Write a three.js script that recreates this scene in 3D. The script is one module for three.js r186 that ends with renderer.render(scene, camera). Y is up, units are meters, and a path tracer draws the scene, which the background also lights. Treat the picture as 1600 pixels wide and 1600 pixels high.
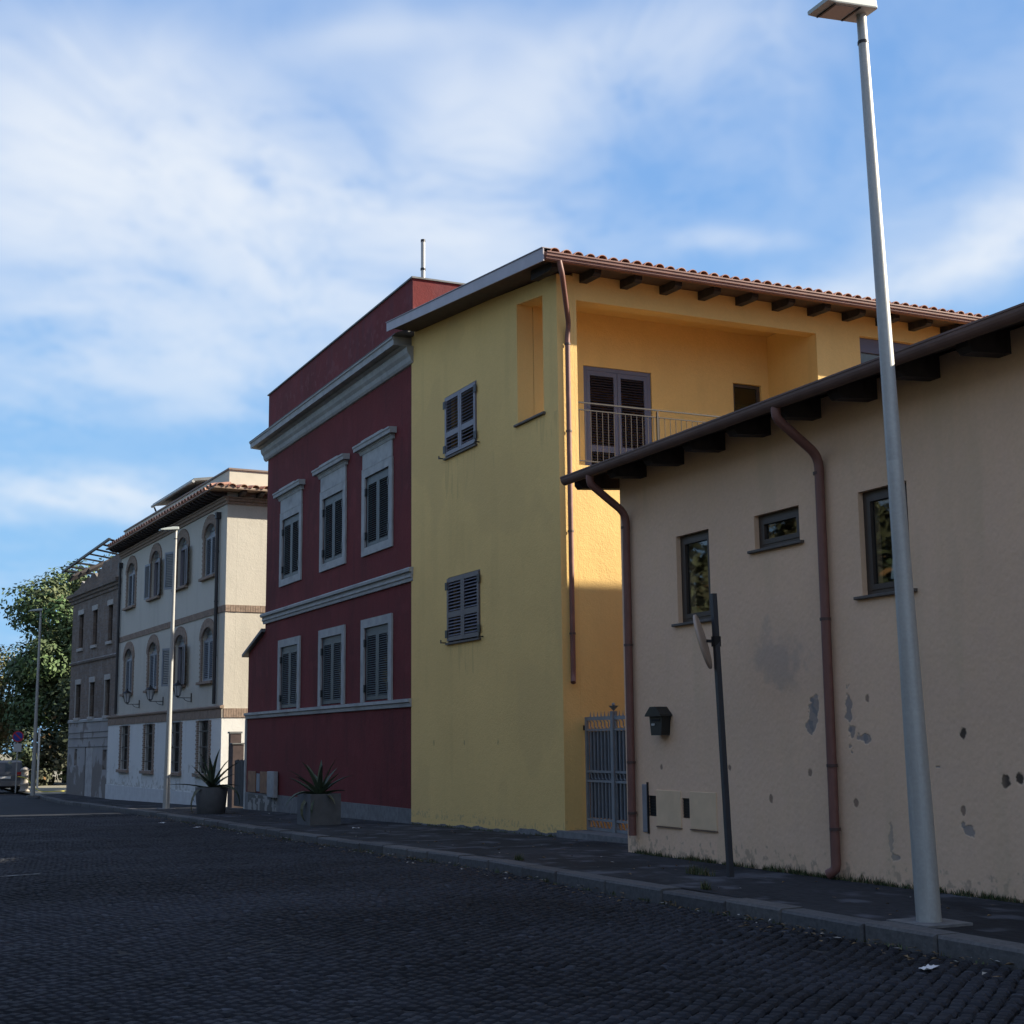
import * as THREE from 'three';
import { mergeGeometries } from 'three/addons/utils/BufferGeometryUtils.js';

// ───────────────────────── camera, sky, sun, exposure ─────────────────────────
const D = Math.PI / 180, V = (x, y, z) => new THREE.Vector3(x, y, z);
const scene = new THREE.Scene();
const renderer = new THREE.WebGLRenderer({ antialias: true });
renderer.setSize(1024, 1024);
renderer.toneMapping = THREE.LinearToneMapping;
renderer.toneMappingExposure = 3.0;
renderer.shadowMap.enabled = true;

const camera = new THREE.PerspectiveCamera(39.97, 1, 0.1, 1500);
{
  const pitch = 9.28 * D, roll = 0.63 * D, th = 25.411 * D;
  const fh = V(-Math.cos(th), 0, -Math.sin(th));
  const fw = fh.clone().multiplyScalar(Math.cos(pitch)).add(V(0, Math.sin(pitch), 0));
  const r0 = fh.clone().cross(V(0, 1, 0)), u0 = r0.clone().cross(fw);
  const R = r0.clone().multiplyScalar(Math.cos(roll)).addScaledVector(u0, -Math.sin(roll));
  const U = r0.clone().multiplyScalar(Math.sin(roll)).addScaledVector(u0, Math.cos(roll));
  camera.position.set(0, 1.55, 0);
  camera.quaternion.setFromRotationMatrix(new THREE.Matrix4().makeBasis(R, U, fw.negate()));
}

// periodic value noise
function hash(i, j, s) { let h = (i * 374761393 + j * 668265263 + s * 982451653) | 0; h = Math.imul(h ^ (h >>> 13), 1274126177); h ^= h >>> 16; return (h >>> 0) / 4294967296; }
function vn(x, y, p, s) {
  let i = Math.floor(x), j = Math.floor(y), fx = x - i, fy = y - j;
  fx = fx * fx * (3 - 2 * fx); fy = fy * fy * (3 - 2 * fy);
  const w = (k) => ((k % p) + p) % p, i0 = w(i), i1 = w(i + 1), j0 = w(j), j1 = w(j + 1);
  const a = hash(i0, j0, s), b = hash(i1, j0, s), c = hash(i0, j1, s), d = hash(i1, j1, s);
  return a + (b - a) * fx + (c - a) * fy + (a - b - c + d) * fx * fy;
}
function fbm(x, y, p, s, o = 4) { let v = 0, a = .5, t = 0; for (let k = 0; k < o; k++) { v += a * vn(x, y, p, s + k); t += a; x *= 2; y *= 2; p *= 2; a *= .5; } return v / t; }
const clamp = (v, a = 0, b = 1) => v < a ? a : v > b ? b : v;
const smooth = (a, b, v) => { v = clamp((v - a) / (b - a)); return v * v * (3 - 2 * v); };
const lerp = (a, b, t) => a + (b - a) * t;
function rng(seed) { let s = seed >>> 0; return () => { s = (s + 0x6D2B79F5) | 0; let t = Math.imul(s ^ (s >>> 15), 1 | s); t = (t + Math.imul(t ^ (t >>> 7), 61 | t)) ^ t; return ((t ^ (t >>> 14)) >>> 0) / 4294967296; }; }

// sky: blue air with thin wind-drawn cloud, azimuth and elevation in degrees
{
  const W = 2048, H = 1024, data = new Float32Array(W * H * 4);
  const blobs = [ // az, el, half width, half height, tilt, strength
    [-173.2, 23.8, 5.2, 2.9, -12, .75], [-175, 20.4, 4.6, 2.6, 0, .6], [-167.3, 21.2, 5.5, 3.2, -18, .7], [-155.3, 24.6, 3.2, 2.3, 35, .55],
    [-159.6, 21.2, 6.0, 2.4, -8, .5], [-168.5, 16.2, 5.6, 2.6, -12, .62], [-174.5, 14.5, 4, 1.8, -6, .4], [-171.8, 9.8, 4.2, .95, -6, .62], [-139, 18.6, 8.0, .95, 13, .85],
    [-146.9, 20.2, 2.8, .6, -4, .36], [-151, 27.6, 7, 2.2, 8, .35], [-134, 20.2, 4, 1.3, 10, .5], [-158, 16.5, 6, 1.6, -6, .38], [-160.5, 27.5, 3.4, .7, 20, .25],
    [-185, 18, 8, 3, -10, .6], [-120, 22, 9, 2, 12, .6],
  ];
  const lin = (r, g, b) => [r, g, b].map((c) => Math.pow(c / 255, 2.2));
  const zen = lin(92, 138, 208), mid = lin(134, 181, 238), low = lin(150, 201, 246), cl = lin(243, 248, 254);
  for (let j = 0; j < H; j++) {
    const el = ((j + .5) / H - .5) * 180;
    for (let i = 0; i < W; i++) {
      const az = ((i + .5) / W - .5) * 360, k = (j * W + i) * 4;
      const e = Math.max(el, 0), t1 = smooth(3, 24, e), t2 = smooth(14, 52, e);
      let c = [0, 1, 2].map((q) => lerp(lerp(low[q], mid[q], t1), zen[q], t2));
      if (el > 0) {
        // soft warp, then streaks drawn out along the wind
        const wx = fbm(az / 360 * 40 + 3, el / 9, 40, 11, 3) - .5, wy = fbm(az / 360 * 40, el / 9 + 7, 40, 17, 3) - .5;
        let d = 0;
        for (const [a0, e0, sx, sy, tl, am] of blobs) {
          let dx = az - a0; if (dx > 180) dx -= 360; if (dx < -180) dx += 360;
          if (Math.abs(dx) > 30) continue;
          dx = dx * Math.cos(el * D) + wx * 5; const dy = el - e0 + wy * 3.6;
          const cs = Math.cos(tl * D), sn = Math.sin(tl * D), p = (dx * cs + dy * sn) / sx, q = (-dx * sn + dy * cs) / sy;
          d += am * Math.exp(-(p * p + q * q));
        }
        const hh = 1 / Math.max(Math.sin(el * D), .06), px = Math.cos(az * D) * Math.cos(el * D) * hh, pz = Math.sin(az * D) * Math.cos(el * D) * hh;
        const u = px * .8 + pz * .6, v = -px * .6 + pz * .8;
        const n1 = fbm(u * .7 + wx * 1.5 + 40, v * 1.2 + wy * 1.5 + 40, 128, 29, 5);
        // fibres: ridged noise drawn out along the wind, fine on coarse
        let fib = 0, soft = 0, fa = .5, fs = 0, fu = u * 1.3 + wx * .8 + 90, fv = v * 3.6 + wy * 1.1 + 90;
        for (let o = 0; o < 6; o++) { const q = vn(fu, fv, 4096, 47 + o); fib += fa * (1 - Math.abs(2 * q - 1)); soft += fa * vn(fu * .9 + 9, fv * .5 + 5, 4096, 61 + o); fs += fa; fu *= 2.07; fv *= 1.95; fa *= .72; }
        const tx = .4 * smooth(.25, .8, fib / fs) + .6 * smooth(.28, .70, soft / fs);
        const inView = smooth(38, 24, Math.abs(az + 156)) * smooth(48, 30, el);
        const general = smooth(.40, .72, n1) * .9;
        d = lerp(general, d * (.7 + .6 * smooth(.25, .75, n1)) + general * .12, inView) * (.05 + 1.7 * tx) + (tx - .5) * .16;
        d = Math.max(0, d) * smooth(0, 5, el);
        d = 1 - Math.exp(-d * .98);
        c = c.map((q, m) => lerp(q, cl[m], clamp(d)));
      }
      for (let q = 0; q < 3; q++) data[k + q] = c[q] / 3;
      data[k + 3] = 1;
    }
  }
  const t = new THREE.DataTexture(data, W, H, THREE.RGBAFormat, THREE.FloatType);
  t.mapping = THREE.EquirectangularReflectionMapping; t.magFilter = t.minFilter = THREE.LinearFilter; t.wrapS = THREE.RepeatWrapping;
  t.colorSpace = THREE.LinearSRGBColorSpace; t.needsUpdate = true;
  scene.background = t; scene.environment = t;
}

const sun = new THREE.DirectionalLight(new THREE.Color().setRGB(1, .9, .72), 4.2);
{
  const phi = 20 * D, d = V(Math.sin(phi), .5, -Math.cos(phi)).normalize();
  sun.target.position.set(-35, 0, -10); sun.position.copy(sun.target.position).addScaledVector(d, 120);
  sun.castShadow = true; sun.shadow.mapSize.set(4096, 4096);
  Object.assign(sun.shadow.camera, { left: -80, right: 80, top: 60, bottom: -60, near: 1, far: 300 });
  scene.add(sun, sun.target);
}

// ───────────────────────── helpers ─────────────────────────
const rgb = (r, g, b) => new THREE.Color().setRGB(r, g, b);
const enc = (c) => Math.round(255 * (c <= .0031308 ? 12.92 * c : 1.055 * Math.pow(c, 1 / 2.4) - .055));
function tex(w, h, fn, mw, mh, colour = true) { // fn(u metres, v metres) gives linear values; the map covers mw x mh metres
  const d = new Uint8Array(w * h * 4);
  for (let j = 0; j < h; j++) for (let i = 0; i < w; i++) {
    const c = fn((i + .5) / w * mw, (j + .5) / h * mh), k = (j * w + i) * 4;
    for (let q = 0; q < 3; q++) { const v = clamp(Array.isArray(c) ? c[q] : c); d[k + q] = colour ? enc(v) : Math.round(v * 255); }
    d[k + 3] = 255;
  }
  const t = new THREE.DataTexture(d, w, h); t.wrapS = t.wrapT = THREE.RepeatWrapping; t.magFilter = THREE.LinearFilter; t.minFilter = THREE.LinearFilter;
  if (colour) t.colorSpace = THREE.SRGBColorSpace;
  t.repeat.set(1 / mw, 1 / mh); t.needsUpdate = true; return t;
}
const grainBump = tex(512, 512, (u, v) => .55 * fbm(u * 16, v * 16, 32, 5, 3) + .45 * vn(u * 64, v * 64, 128, 9), 2, 2, false);
const plasterBump = tex(1024, 1024, (u, v) => .62 * fbm(u * 1.5, v * 1.5, 6, 71, 4) + .22 * fbm(u * 16, v * 16, 64, 73, 3) + .16 * vn(u * 64, v * 64, 256, 75), 4, 4, false);
const grain = (r, g, b, amp, seed, size = 2, f = 8) => tex(256, 256, (u, v) => { const k = 1 + amp * (fbm(u * f, v * f, Math.round(size * f), seed, 4) - .5) * 2; return [r * k, g * k, b * k]; }, size, size);
function std(c, rough = .85, o = {}) { return new THREE.MeshStandardMaterial({ color: c.isColor ? c : 0xffffff, map: c.isTexture ? c : null, roughness: rough, ...o }); }

const box = (x0, x1, y0, y1, z0, z1) => new THREE.BoxGeometry(Math.abs(x1 - x0), Math.abs(y1 - y0), Math.abs(z1 - z0)).translate((x0 + x1) / 2, (y0 + y1) / 2, (z0 + z1) / 2);
function cham(x0, x1, y0, y1, z0, z1, b = .01) { // box with chamfered edges round its face to +z
  const s = new THREE.Shape(); s.moveTo(x0 + b, y0 + b); s.lineTo(x1 - b, y0 + b); s.lineTo(x1 - b, y1 - b); s.lineTo(x0 + b, y1 - b); s.closePath();
  return new THREE.ExtrudeGeometry(s, { depth: z1 - z0 - 2 * b, bevelEnabled: true, bevelSize: b, bevelThickness: b, bevelSegments: 1 }).translate(0, 0, z0 + b);
}
function merge(list) {
  const gs = list.map((g) => { const n = g.index ? g.toNonIndexed() : g.clone(); for (const k of Object.keys(n.attributes)) if (k !== 'position' && k !== 'normal' && k !== 'color') n.deleteAttribute(k); return n; });
  return gs.length > 1 ? mergeGeometries(gs) : gs[0];
}
function uvm(g) { // uv in metres, each face mapped along its own main direction
  const p = g.attributes.position, n = g.attributes.normal, uv = new Float32Array(p.count * 2);
  for (let i = 0; i < p.count; i++) {
    const ax = Math.abs(n.getX(i)), ay = Math.abs(n.getY(i)), az = Math.abs(n.getZ(i));
    if (az >= ax && az >= ay) { uv[2 * i] = p.getX(i); uv[2 * i + 1] = p.getY(i); }
    else if (ax >= ay) { uv[2 * i] = -p.getZ(i); uv[2 * i + 1] = p.getY(i); }
    else { uv[2 * i] = p.getX(i); uv[2 * i + 1] = -p.getZ(i); }
  }
  g.setAttribute('uv', new THREE.BufferAttribute(uv, 2)); return g;
}
function part(parent, name, geos, m, label) {
  const g = uvm(merge(Array.isArray(geos) ? geos : [geos])), o = new THREE.Mesh(g, m);
  o.name = name; o.castShadow = o.receiveShadow = true; if (label) o.userData.label = label;
  parent.add(o); return o;
}
const taken = {};
const numbered = (n) => { const k = taken[n] = (taken[n] ?? -1) + 1; return k ? `${n}_${String(k).padStart(3, '0')}` : n; };
function tag(o, label, category, group, kind) { o.userData.label = label; o.userData.category = category; if (group) o.userData.group = group; if (kind) o.userData.kind = kind; return o; }
function thing(name, label, category, pos = [0, 0, 0], turn = 0, group) { const o = new THREE.Group(); o.name = numbered(name); o.position.set(...pos); o.rotation.y = turn; scene.add(o); return tag(o, label, category, group); }
const stuff = (o) => { o.userData.kind = 'stuff'; return o; };

function wall(poly, holes, t) { // upright slab: outline in x,y, front face at z = 0, thickness t behind
  const s = new THREE.Shape(poly.map(([x, y]) => new THREE.Vector2(x, y)));
  for (const h of holes) {
    const p = new THREE.Path();
    if (h.pts) h.pts.forEach(([x, y], i) => i ? p.lineTo(x, y) : p.moveTo(x, y));
    else { p.moveTo(h.x0, h.y0); p.lineTo(h.x0, h.y1); if (h.arch) { const n = 12, r = (h.x1 - h.x0) / 2; for (let k = 1; k < n; k++) { const a = Math.PI * (1 - k / n); p.lineTo((h.x0 + h.x1) / 2 + r * Math.cos(a), h.y1 + h.arch * Math.sin(a)); } } p.lineTo(h.x1, h.y1); p.lineTo(h.x1, h.y0); }
    p.closePath(); s.holes.push(p);
  }
  return new THREE.ExtrudeGeometry(s, { depth: t, bevelEnabled: false }).translate(0, 0, -t);
}
const toSide = (g) => g.rotateY(Math.PI / 2); // drawn in (depth, y), turned to face +x
function exX(pts, x0, x1) { // profile of (z, y) drawn out along x
  return new THREE.ExtrudeGeometry(new THREE.Shape(pts.map(([z, y]) => new THREE.Vector2(-z, y)).reverse()), { depth: x1 - x0, bevelEnabled: false }).rotateY(Math.PI / 2).translate(x0, 0, 0);
}
function exZ(pts, z0, z1) { return new THREE.ExtrudeGeometry(new THREE.Shape(pts.map(([x, y]) => new THREE.Vector2(x, y))), { depth: z1 - z0, bevelEnabled: false }).translate(0, 0, z0); }
function tube(points, r, seg = 8, bend = .12) {
  const P = points.map((p) => V(...p)), path = new THREE.CurvePath(); let a = P[0];
  for (let i = 1; i < P.length; i++) {
    if (i < P.length - 1) {
      const b = Math.min(bend, P[i].distanceTo(P[i - 1]) * .45, P[i].distanceTo(P[i + 1]) * .45);
      const s = P[i].clone().addScaledVector(P[i - 1].clone().sub(P[i]).normalize(), b), e = P[i].clone().addScaledVector(P[i + 1].clone().sub(P[i]).normalize(), b);
      path.add(new THREE.LineCurve3(a, s)); path.add(new THREE.QuadraticBezierCurve3(s, P[i], e)); a = e;
    } else path.add(new THREE.LineCurve3(a, P[i]));
  }
  const g = new THREE.TubeGeometry(path, 20 * (P.length - 1), r, seg);
  const caps = [[P[0], P[1]], [P[P.length - 1], P[P.length - 2]]].map(([p, q]) => { const c = new THREE.CircleGeometry(r, seg); c.applyQuaternion(new THREE.Quaternion().setFromUnitVectors(V(0, 0, 1), p.clone().sub(q).normalize())); return c.translate(p.x, p.y, p.z); });
  return merge([g, ...caps]);
}
function bar(a, b, w, h = w) { // straight square bar between two points
  const A = V(...a), B = V(...b), L = A.distanceTo(B);
  return new THREE.BoxGeometry(w, h, L).applyQuaternion(new THREE.Quaternion().setFromUnitVectors(V(0, 0, 1), B.clone().sub(A).normalize())).translate(...A.clone().add(B).multiplyScalar(.5).toArray());
}
function band(parent, name, pts, x0, x1, m) { return part(parent, name, exX(pts, x0, x1), m); }

// ───────────────────────── materials ─────────────────────────
const M = {
  glass: new THREE.MeshPhysicalMaterial({ color: rgb(.82, .86, .86), roughness: .02, transmission: 1, thickness: 0 }),
  room: std(grain(.30, .28, .25, .1, 13, 2, 4), .95),
  dark: std(rgb(.015, .015, .017), .9),
  wood: std(grain(.028, .022, .024, .5, 3, 1, 12), .8),
  woodBoard: std(grain(.075, .048, .04, .4, 4, 1, 10), .75),
  copper: std(grain(.165, .072, .058, .25, 6, 1, 6), .6),
  copperDark: std(grain(.075, .042, .036, .3, 7, 1, 6), .6),
  gutterBrown: std(grain(.115, .066, .054, .25, 16, 1, 6), .6),
  fascia: std(grain(.30, .27, .29, .12, 8, 2, 4), .5, { metalness: .4 }),
  brownFrame: std(rgb(.048, .034, .027), .5),
  sill: std(grain(.10, .085, .075, .25, 12, 1, 16), .7),
  shutLilac: std(rgb(.17, .16, .19), .5), shutBrown: std(rgb(.10, .085, .09), .5), doorBlue: std(rgb(.115, .12, .18), .5), doorSlat: std(rgb(.036, .028, .042), .55),
  shutGreen: std(rgb(.052, .066, .075), .5), slatGreen: std(rgb(.085, .095, .10), .45),
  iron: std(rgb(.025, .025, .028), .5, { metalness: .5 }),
  rail: std(rgb(.022, .017, .016), .6, { metalness: .3 }),
  stoneTrim: std(grain(.33, .335, .335, .26, 14, 3, 5), .85, { bumpMap: grainBump, bumpScale: .002 }),
  lead: std(grain(.13, .135, .14, .3, 15, 2, 6), .7),
  tile: [std(grain(.42, .20, .13, .35, 21, 1, 9), .9), std(grain(.36, .19, .14, .4, 22, 1, 9), .9), std(grain(.48, .27, .19, .35, 23, 1, 9), .9)],
  brick: std(grain(.245, .18, .14, .4, 24, 1, 14), .92, { bumpMap: grainBump, bumpScale: .003 }),
  galv: std(tex(256, 512, (u, v) => { const k = (.88 + .24 * fbm(u * 10, v * 3, 24, 25, 4)) * (.94 + .12 * vn(u * 60, v * 60, 240, 27)); return [.35 * k, .35 * k, .34 * k]; }, 2, 4), .45, { metalness: .15 }),
  granite: [std(grain(.075, .076, .082, .35, 26, 1, 30), .9, { bumpMap: grainBump, bumpScale: .004 }), std(grain(.062, .062, .067, .4, 27, 1, 30), .9, { bumpMap: grainBump, bumpScale: .004 }), std(grain(.09, .088, .09, .35, 28, 1, 30), .9, { bumpMap: grainBump, bumpScale: .004 })],
  concrete: std(grain(.15, .15, .155, .35, 29, 2, 12), .92, { bumpMap: grainBump, bumpScale: .004 }),
  gatePaint: std(grain(.20, .22, .24, .2, 31, 1, 10), .55), gateSheet: std(grain(.07, .08, .10, .3, 32, 1, 8), .6),
  whiteMetal: std(rgb(.62, .63, .62), .5),
};

// ───────────────────────── ground ─────────────────────────
// the street falls gently away from the crossing
const G = (x) => x > -62 ? -.0145 * Math.max(0, -x - 18) : -.638;
const KZ = (x) => x > -24 ? -7.93 : x > -42 ? lerp(-7.93, -8.45, (-24 - x) / 18) : -8.48; // kerb line
const ROAD = -.13;
function sheet(x0, x1, z0f, z1f, off, nx, nz = 1) {
  const pos = [], nor = [], idx = [], f = (q, x) => typeof q === 'function' ? q(x) : q;
  for (let i = 0; i <= nx; i++) for (let j = 0; j <= nz; j++) { const x = lerp(x0, x1, i / nx); pos.push(x, G(x) + off, lerp(f(z0f, x), f(z1f, x), j / nz)); nor.push(0, 1, 0); }
  for (let i = 0; i < nx; i++) for (let j = 0; j < nz; j++) { const a = i * (nz + 1) + j, b = a + nz + 1; idx.push(a, b, a + 1, b, b + 1, a + 1); }
  const g = new THREE.BufferGeometry(); g.setAttribute('position', new THREE.Float32BufferAttribute(pos, 3)); g.setAttribute('normal', new THREE.Float32BufferAttribute(nor, 3)); g.setIndex(idx);
  return g;
}
function structure(name, geo, m, label, category) { const o = part(scene, name, geo, m); o.name = numbered(name); return tag(o, label, category, null, 'structure'); }
const soilTex = tex(512, 512, (u, v) => { const a = fbm(u * 2, v * 2, 16, 61, 5), b = fbm(u * 12, v * 12, 96, 65, 3); const k = .7 + .6 * b; return [lerp(.16, .24, a) * k, lerp(.15, .215, a) * k, lerp(.11, .16, a) * k]; }, 8, 8);
structure('ground', sheet(420, -620, -500, 500, -.32, 260), std(soilTex, 1), 'bare dusty ground reaching to the horizon beyond the street', 'ground');
structure('grass_verge', sheet(20, -140, 13, 40, ROAD - .02, 60), std(tex(256, 256, (u, v) => { const k = .6 + .8 * fbm(u * 4, v * 4, 16, 67, 5); return [.045 * k, .05 * k, .024 * k]; }, 4, 4), 1), 'rough grass verge across the street under the trees', 'verge');
const jointTex = tex(512, 512, (u, v) => { const a = fbm(u * 5, v * 5, 20, 81, 4), b = vn(u * 60, v * 60, 240, 83); const k = (.6 + .8 * a) * (.7 + .6 * b); return [.013 * k, .012 * k, .012 * k]; }, 4, 4);
const road = structure('road', sheet(14, -140, (x) => KZ(x) - .02, 13, ROAD - .028, 160), std(jointTex, .95, { bumpMap: grainBump, bumpScale: .004 }), 'road bed of dark earth and grit between the basalt cobbles', 'road');
const asphaltTex = tex(1024, 512, (u, v) => {
  const a = fbm(u * .8, v * 1.2, 64, 91, 4), b = vn(u * 26, v * 26, 2080, 93), c = fbm(u * 3.1, v * 3, 248, 95, 4); // old and newer patches, grit, dust
  const k = lerp(.02, .034, smooth(.4, .62, a)) * (.72 + .55 * b) + .06 * smooth(.56, .76, c); return [k * .9, k * .95, k * 1.12];
}, 80, 4);
structure('pavement', sheet(8, -71, -12.6, (x) => KZ(x) - .27, -.004, 120), new THREE.MeshPhysicalMaterial({ map: asphaltTex, roughness: .95, specularIntensity: .4, bumpMap: grainBump, bumpScale: .005 }), 'dark patched asphalt pavement along the house fronts', 'pavement');
structure('courtyard', sheet(8, -71, -60, -12.6, -.01, 60), std(soilTex, 1), 'pale gravelly yard ground behind the houses', 'ground');
structure('side_lane', sheet(-71, -140, -40, (x) => KZ(x), -.02, 30), std(soilTex, 1), 'sunlit dusty lane past the ruined brick house', 'lane');

// kerb of single stones
{
  const kerb = new THREE.Group(); kerb.name = 'kerb'; scene.add(kerb); tag(kerb, 'row of worn grey granite kerb stones edging the pavement', 'kerb', null, 'structure');
  const r = rng(41); let x = 7;
  while (x > -71) {
    const L = lerp(.75, 1.25, r()), xm = x - L / 2, a = Math.atan2(KZ(x - L) - KZ(x), L);
    const g = cham(-L / 2 + .009, L / 2 - .009, -.30, .0, -.14, .14, .022);
    const o = part(kerb, 'kerb_stone', g, M.granite[Math.floor(r() * 3)]);
    o.position.set(xm, G(xm) + (r() - .5) * .022, (KZ(x) + KZ(x - L)) / 2 - .14 + (r() - .5) * .016);
    o.rotation.set((r() - .5) * .02, a + (r() - .5) * .008, Math.atan2(G(x) - G(x - L), L) + (r() - .5) * .01);
    x -= L;
  }
}

// basalt cobbles laid on the diagonal
{
  const S = .108, r = rng(7), cell = [];
  const cg = (w, d, b, h) => { // squared stone with worn, slanting shoulders
    const pos = [], f = (q) => { for (const p of q) pos.push(...p); };
    const T = [[-w + b, 0, -d + b], [w - b, 0, -d + b], [w - b, 0, d - b], [-w + b, 0, d - b]], B = [[-w, -h, -d], [w, -h, -d], [w, -h, d], [-w, -h, d]], C = B.map(([x, , z]) => [x * 1.0, -.06, z * 1.0]), o = [0, b * .42, 0];
    for (let i = 0; i < 4; i++) { const j = (i + 1) % 4; f([o, T[j], T[i]]); f([T[i], T[j], B[j]]); f([T[i], B[j], B[i]]); f([B[i], B[j], C[j]]); f([B[i], C[j], C[i]]); }
    const g = new THREE.BufferGeometry(); g.setAttribute('position', new THREE.Float32BufferAttribute(pos, 3)); g.computeVertexNormals(); return g;
  };
  const geos = [cg(.0485, .0475, .016, .019), cg(.0455, .0495, .019, .021), cg(.0495, .0445, .014, .018)].map((g) => uvm(g));
  const basalt = (c, rough) => new THREE.MeshPhysicalMaterial({ color: rgb(...c), roughness: rough, specularIntensity: .45, bumpMap: grainBump, bumpScale: .003 });
  const mats = [[.015, .0175, .024], [.018, .021, .028], [.022, .025, .033], [.028, .031, .039]].map((c, i) => basalt(c, .8 - .04 * i));
  // stained and polished stretches: tone of a stone by where it lies
  const tone = (c) => clamp(.5 + 1.5 * (fbm(c.x * .45 + 80, c.z * .45 + 80, 256, 39, 4) - .5) + .55 * (c.q4 - .5));
  const ang = 52 * D, ca = Math.cos(ang), sa = Math.sin(ang), dir = V(); camera.getWorldDirection(dir);
  for (let i = -560; i < 560; i++) for (let j = -560; j < 560; j++) {
    const jx = i + (r() - .5) * .22 + (j & 1 ? .3 : 0) + 2.2 * (fbm(i * .03 + 20, j * .03 + 20, 256, 35, 2) - .5), jz = j + (r() - .5) * .2 + 3 * (fbm(i * .035 + 60, j * .035 + 60, 256, 37, 2) - .5);
    const x = -24 + (jx * ca - jz * sa) * S, z = -3.4 + (jx * sa + jz * ca) * S, q = r(), q2 = r(), q3 = r(), q4 = r();
    if (x > -3 || x < -46 || z > 2.2 || z < KZ(x) + .05) continue;
    if (Math.abs(q - .5) > .4985) continue;
    const y = G(x) + ROAD + (fbm(x * .55 + 60, z * .55 + 60, 256, 33, 3) - .5) * .06 - Math.pow(q2, 3) * .012;
    cell.push({ x, y, z, q, q2, q3, q4 });
  }
  const seen = (c) => { const d = V(c.x, c.y - 1.55, c.z), t = d.clone().applyQuaternion(camera.quaternion.clone().invert()); return t.z < 0 && Math.abs(t.x / t.z) < .375 && Math.abs(t.y / t.z) < .372; };
  for (const c of cell) { c.d = Math.hypot(c.x, c.z); if (!seen(c)) c.d += 500; }
  cell.sort((a, b) => a.d - b.d);
  const mtx = (c) => new THREE.Matrix4().compose(V(c.x, c.y, c.z), new THREE.Quaternion().setFromEuler(new THREE.Euler((c.q3 - .5) * .09, -ang + (c.q4 - .5) * .22, (c.q2 - .5) * .09)), V(.88 + .2 * c.q, 1, .88 + .2 * c.q3));
  for (const c of cell.slice(0, 300)) { const o = new THREE.Mesh(geos[Math.floor(c.q * 2.99)], mats[Math.floor(tone(c) * 3.99)]); o.name = 'cobble'; o.castShadow = o.receiveShadow = true; mtx(c).decompose(o.position, o.quaternion, o.scale); road.add(o); }
  const rest = cell.slice(300);
  geos.forEach((g, k) => {
    const mine = rest.filter((c) => Math.floor(c.q * 2.99) === k), im = new THREE.InstancedMesh(g, basalt([1, 1, 1], .78), mine.length);
    mine.forEach((c, n) => { im.setMatrixAt(n, mtx(c)); const v = .009 + .021 * tone(c) + (c.q2 > .97 ? .02 : 0); im.setColorAt(n, rgb(v, v * (1.1 + .03 * c.q2), v * (1.42 + .08 * c.q3))); });
    im.name = 'cobbles'; im.castShadow = im.receiveShadow = true; road.add(stuff(im));
  });
  // far stretch, stones too small to tell apart
  const far = tex(1024, 512, (u, v) => {
    const a = (u * ca + v * sa) / .118, b = (-u * sa + v * ca) / .118, e = Math.min(Math.abs(a - Math.round(a)), Math.abs(b - Math.round(b)));
    const k = lerp(.012, .026 + .012 * hash(Math.round(a + .5), Math.round(b + .5), 3), smooth(.03, .13, e)) * (.75 + .5 * fbm(u * 1.5, v * 1.5, 32, 103, 3)); return [k * .85, k * .95, k * 1.2];
  }, 16, 8);
  const fr = part(road, 'far_paving', sheet(-45.9, -140, (x) => KZ(x) + .02, 13, ROAD, 60), new THREE.MeshPhysicalMaterial({ map: far, roughness: .9, specularIntensity: .45 })); stuff(fr);
}
// worn painted lines across the stones
const paintTex = tex(128, 128, (u, v) => { const k =   .035 + .11 * smooth(.45, .62, fbm(u * 9, v * 9, 18, 109, 4)); return [k, k, k]; }, 2, 2);
for (const [x, z0, z1, skew, label] of [[-20.55, -2.6, 1.5, .6, 'short worn white line painted across the nearer cobbles'], [-43.8, -6.3, 0, -.13, 'long worn white line painted across the far cobbles']]) {
  const g = new THREE.PlaneGeometry(.12, z1 - z0, 1, 8).rotateX(-Math.PI / 2); const p = g.attributes.position;
  for (let i = 0; i < p.count; i++) { const zz = p.getZ(i) + (z0 + z1) / 2, xx = x + p.getX(i) + (zz - z0) * skew * .5; p.setXYZ(i, xx, G(xx) + ROAD + .021, zz); }
  g.computeVertexNormals();
  const o = part(scene, 'road_marking', g, std(paintTex, .8)); o.name = numbered('road_marking'); tag(o, label, 'road marking', null, 'structure');
}

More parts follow.
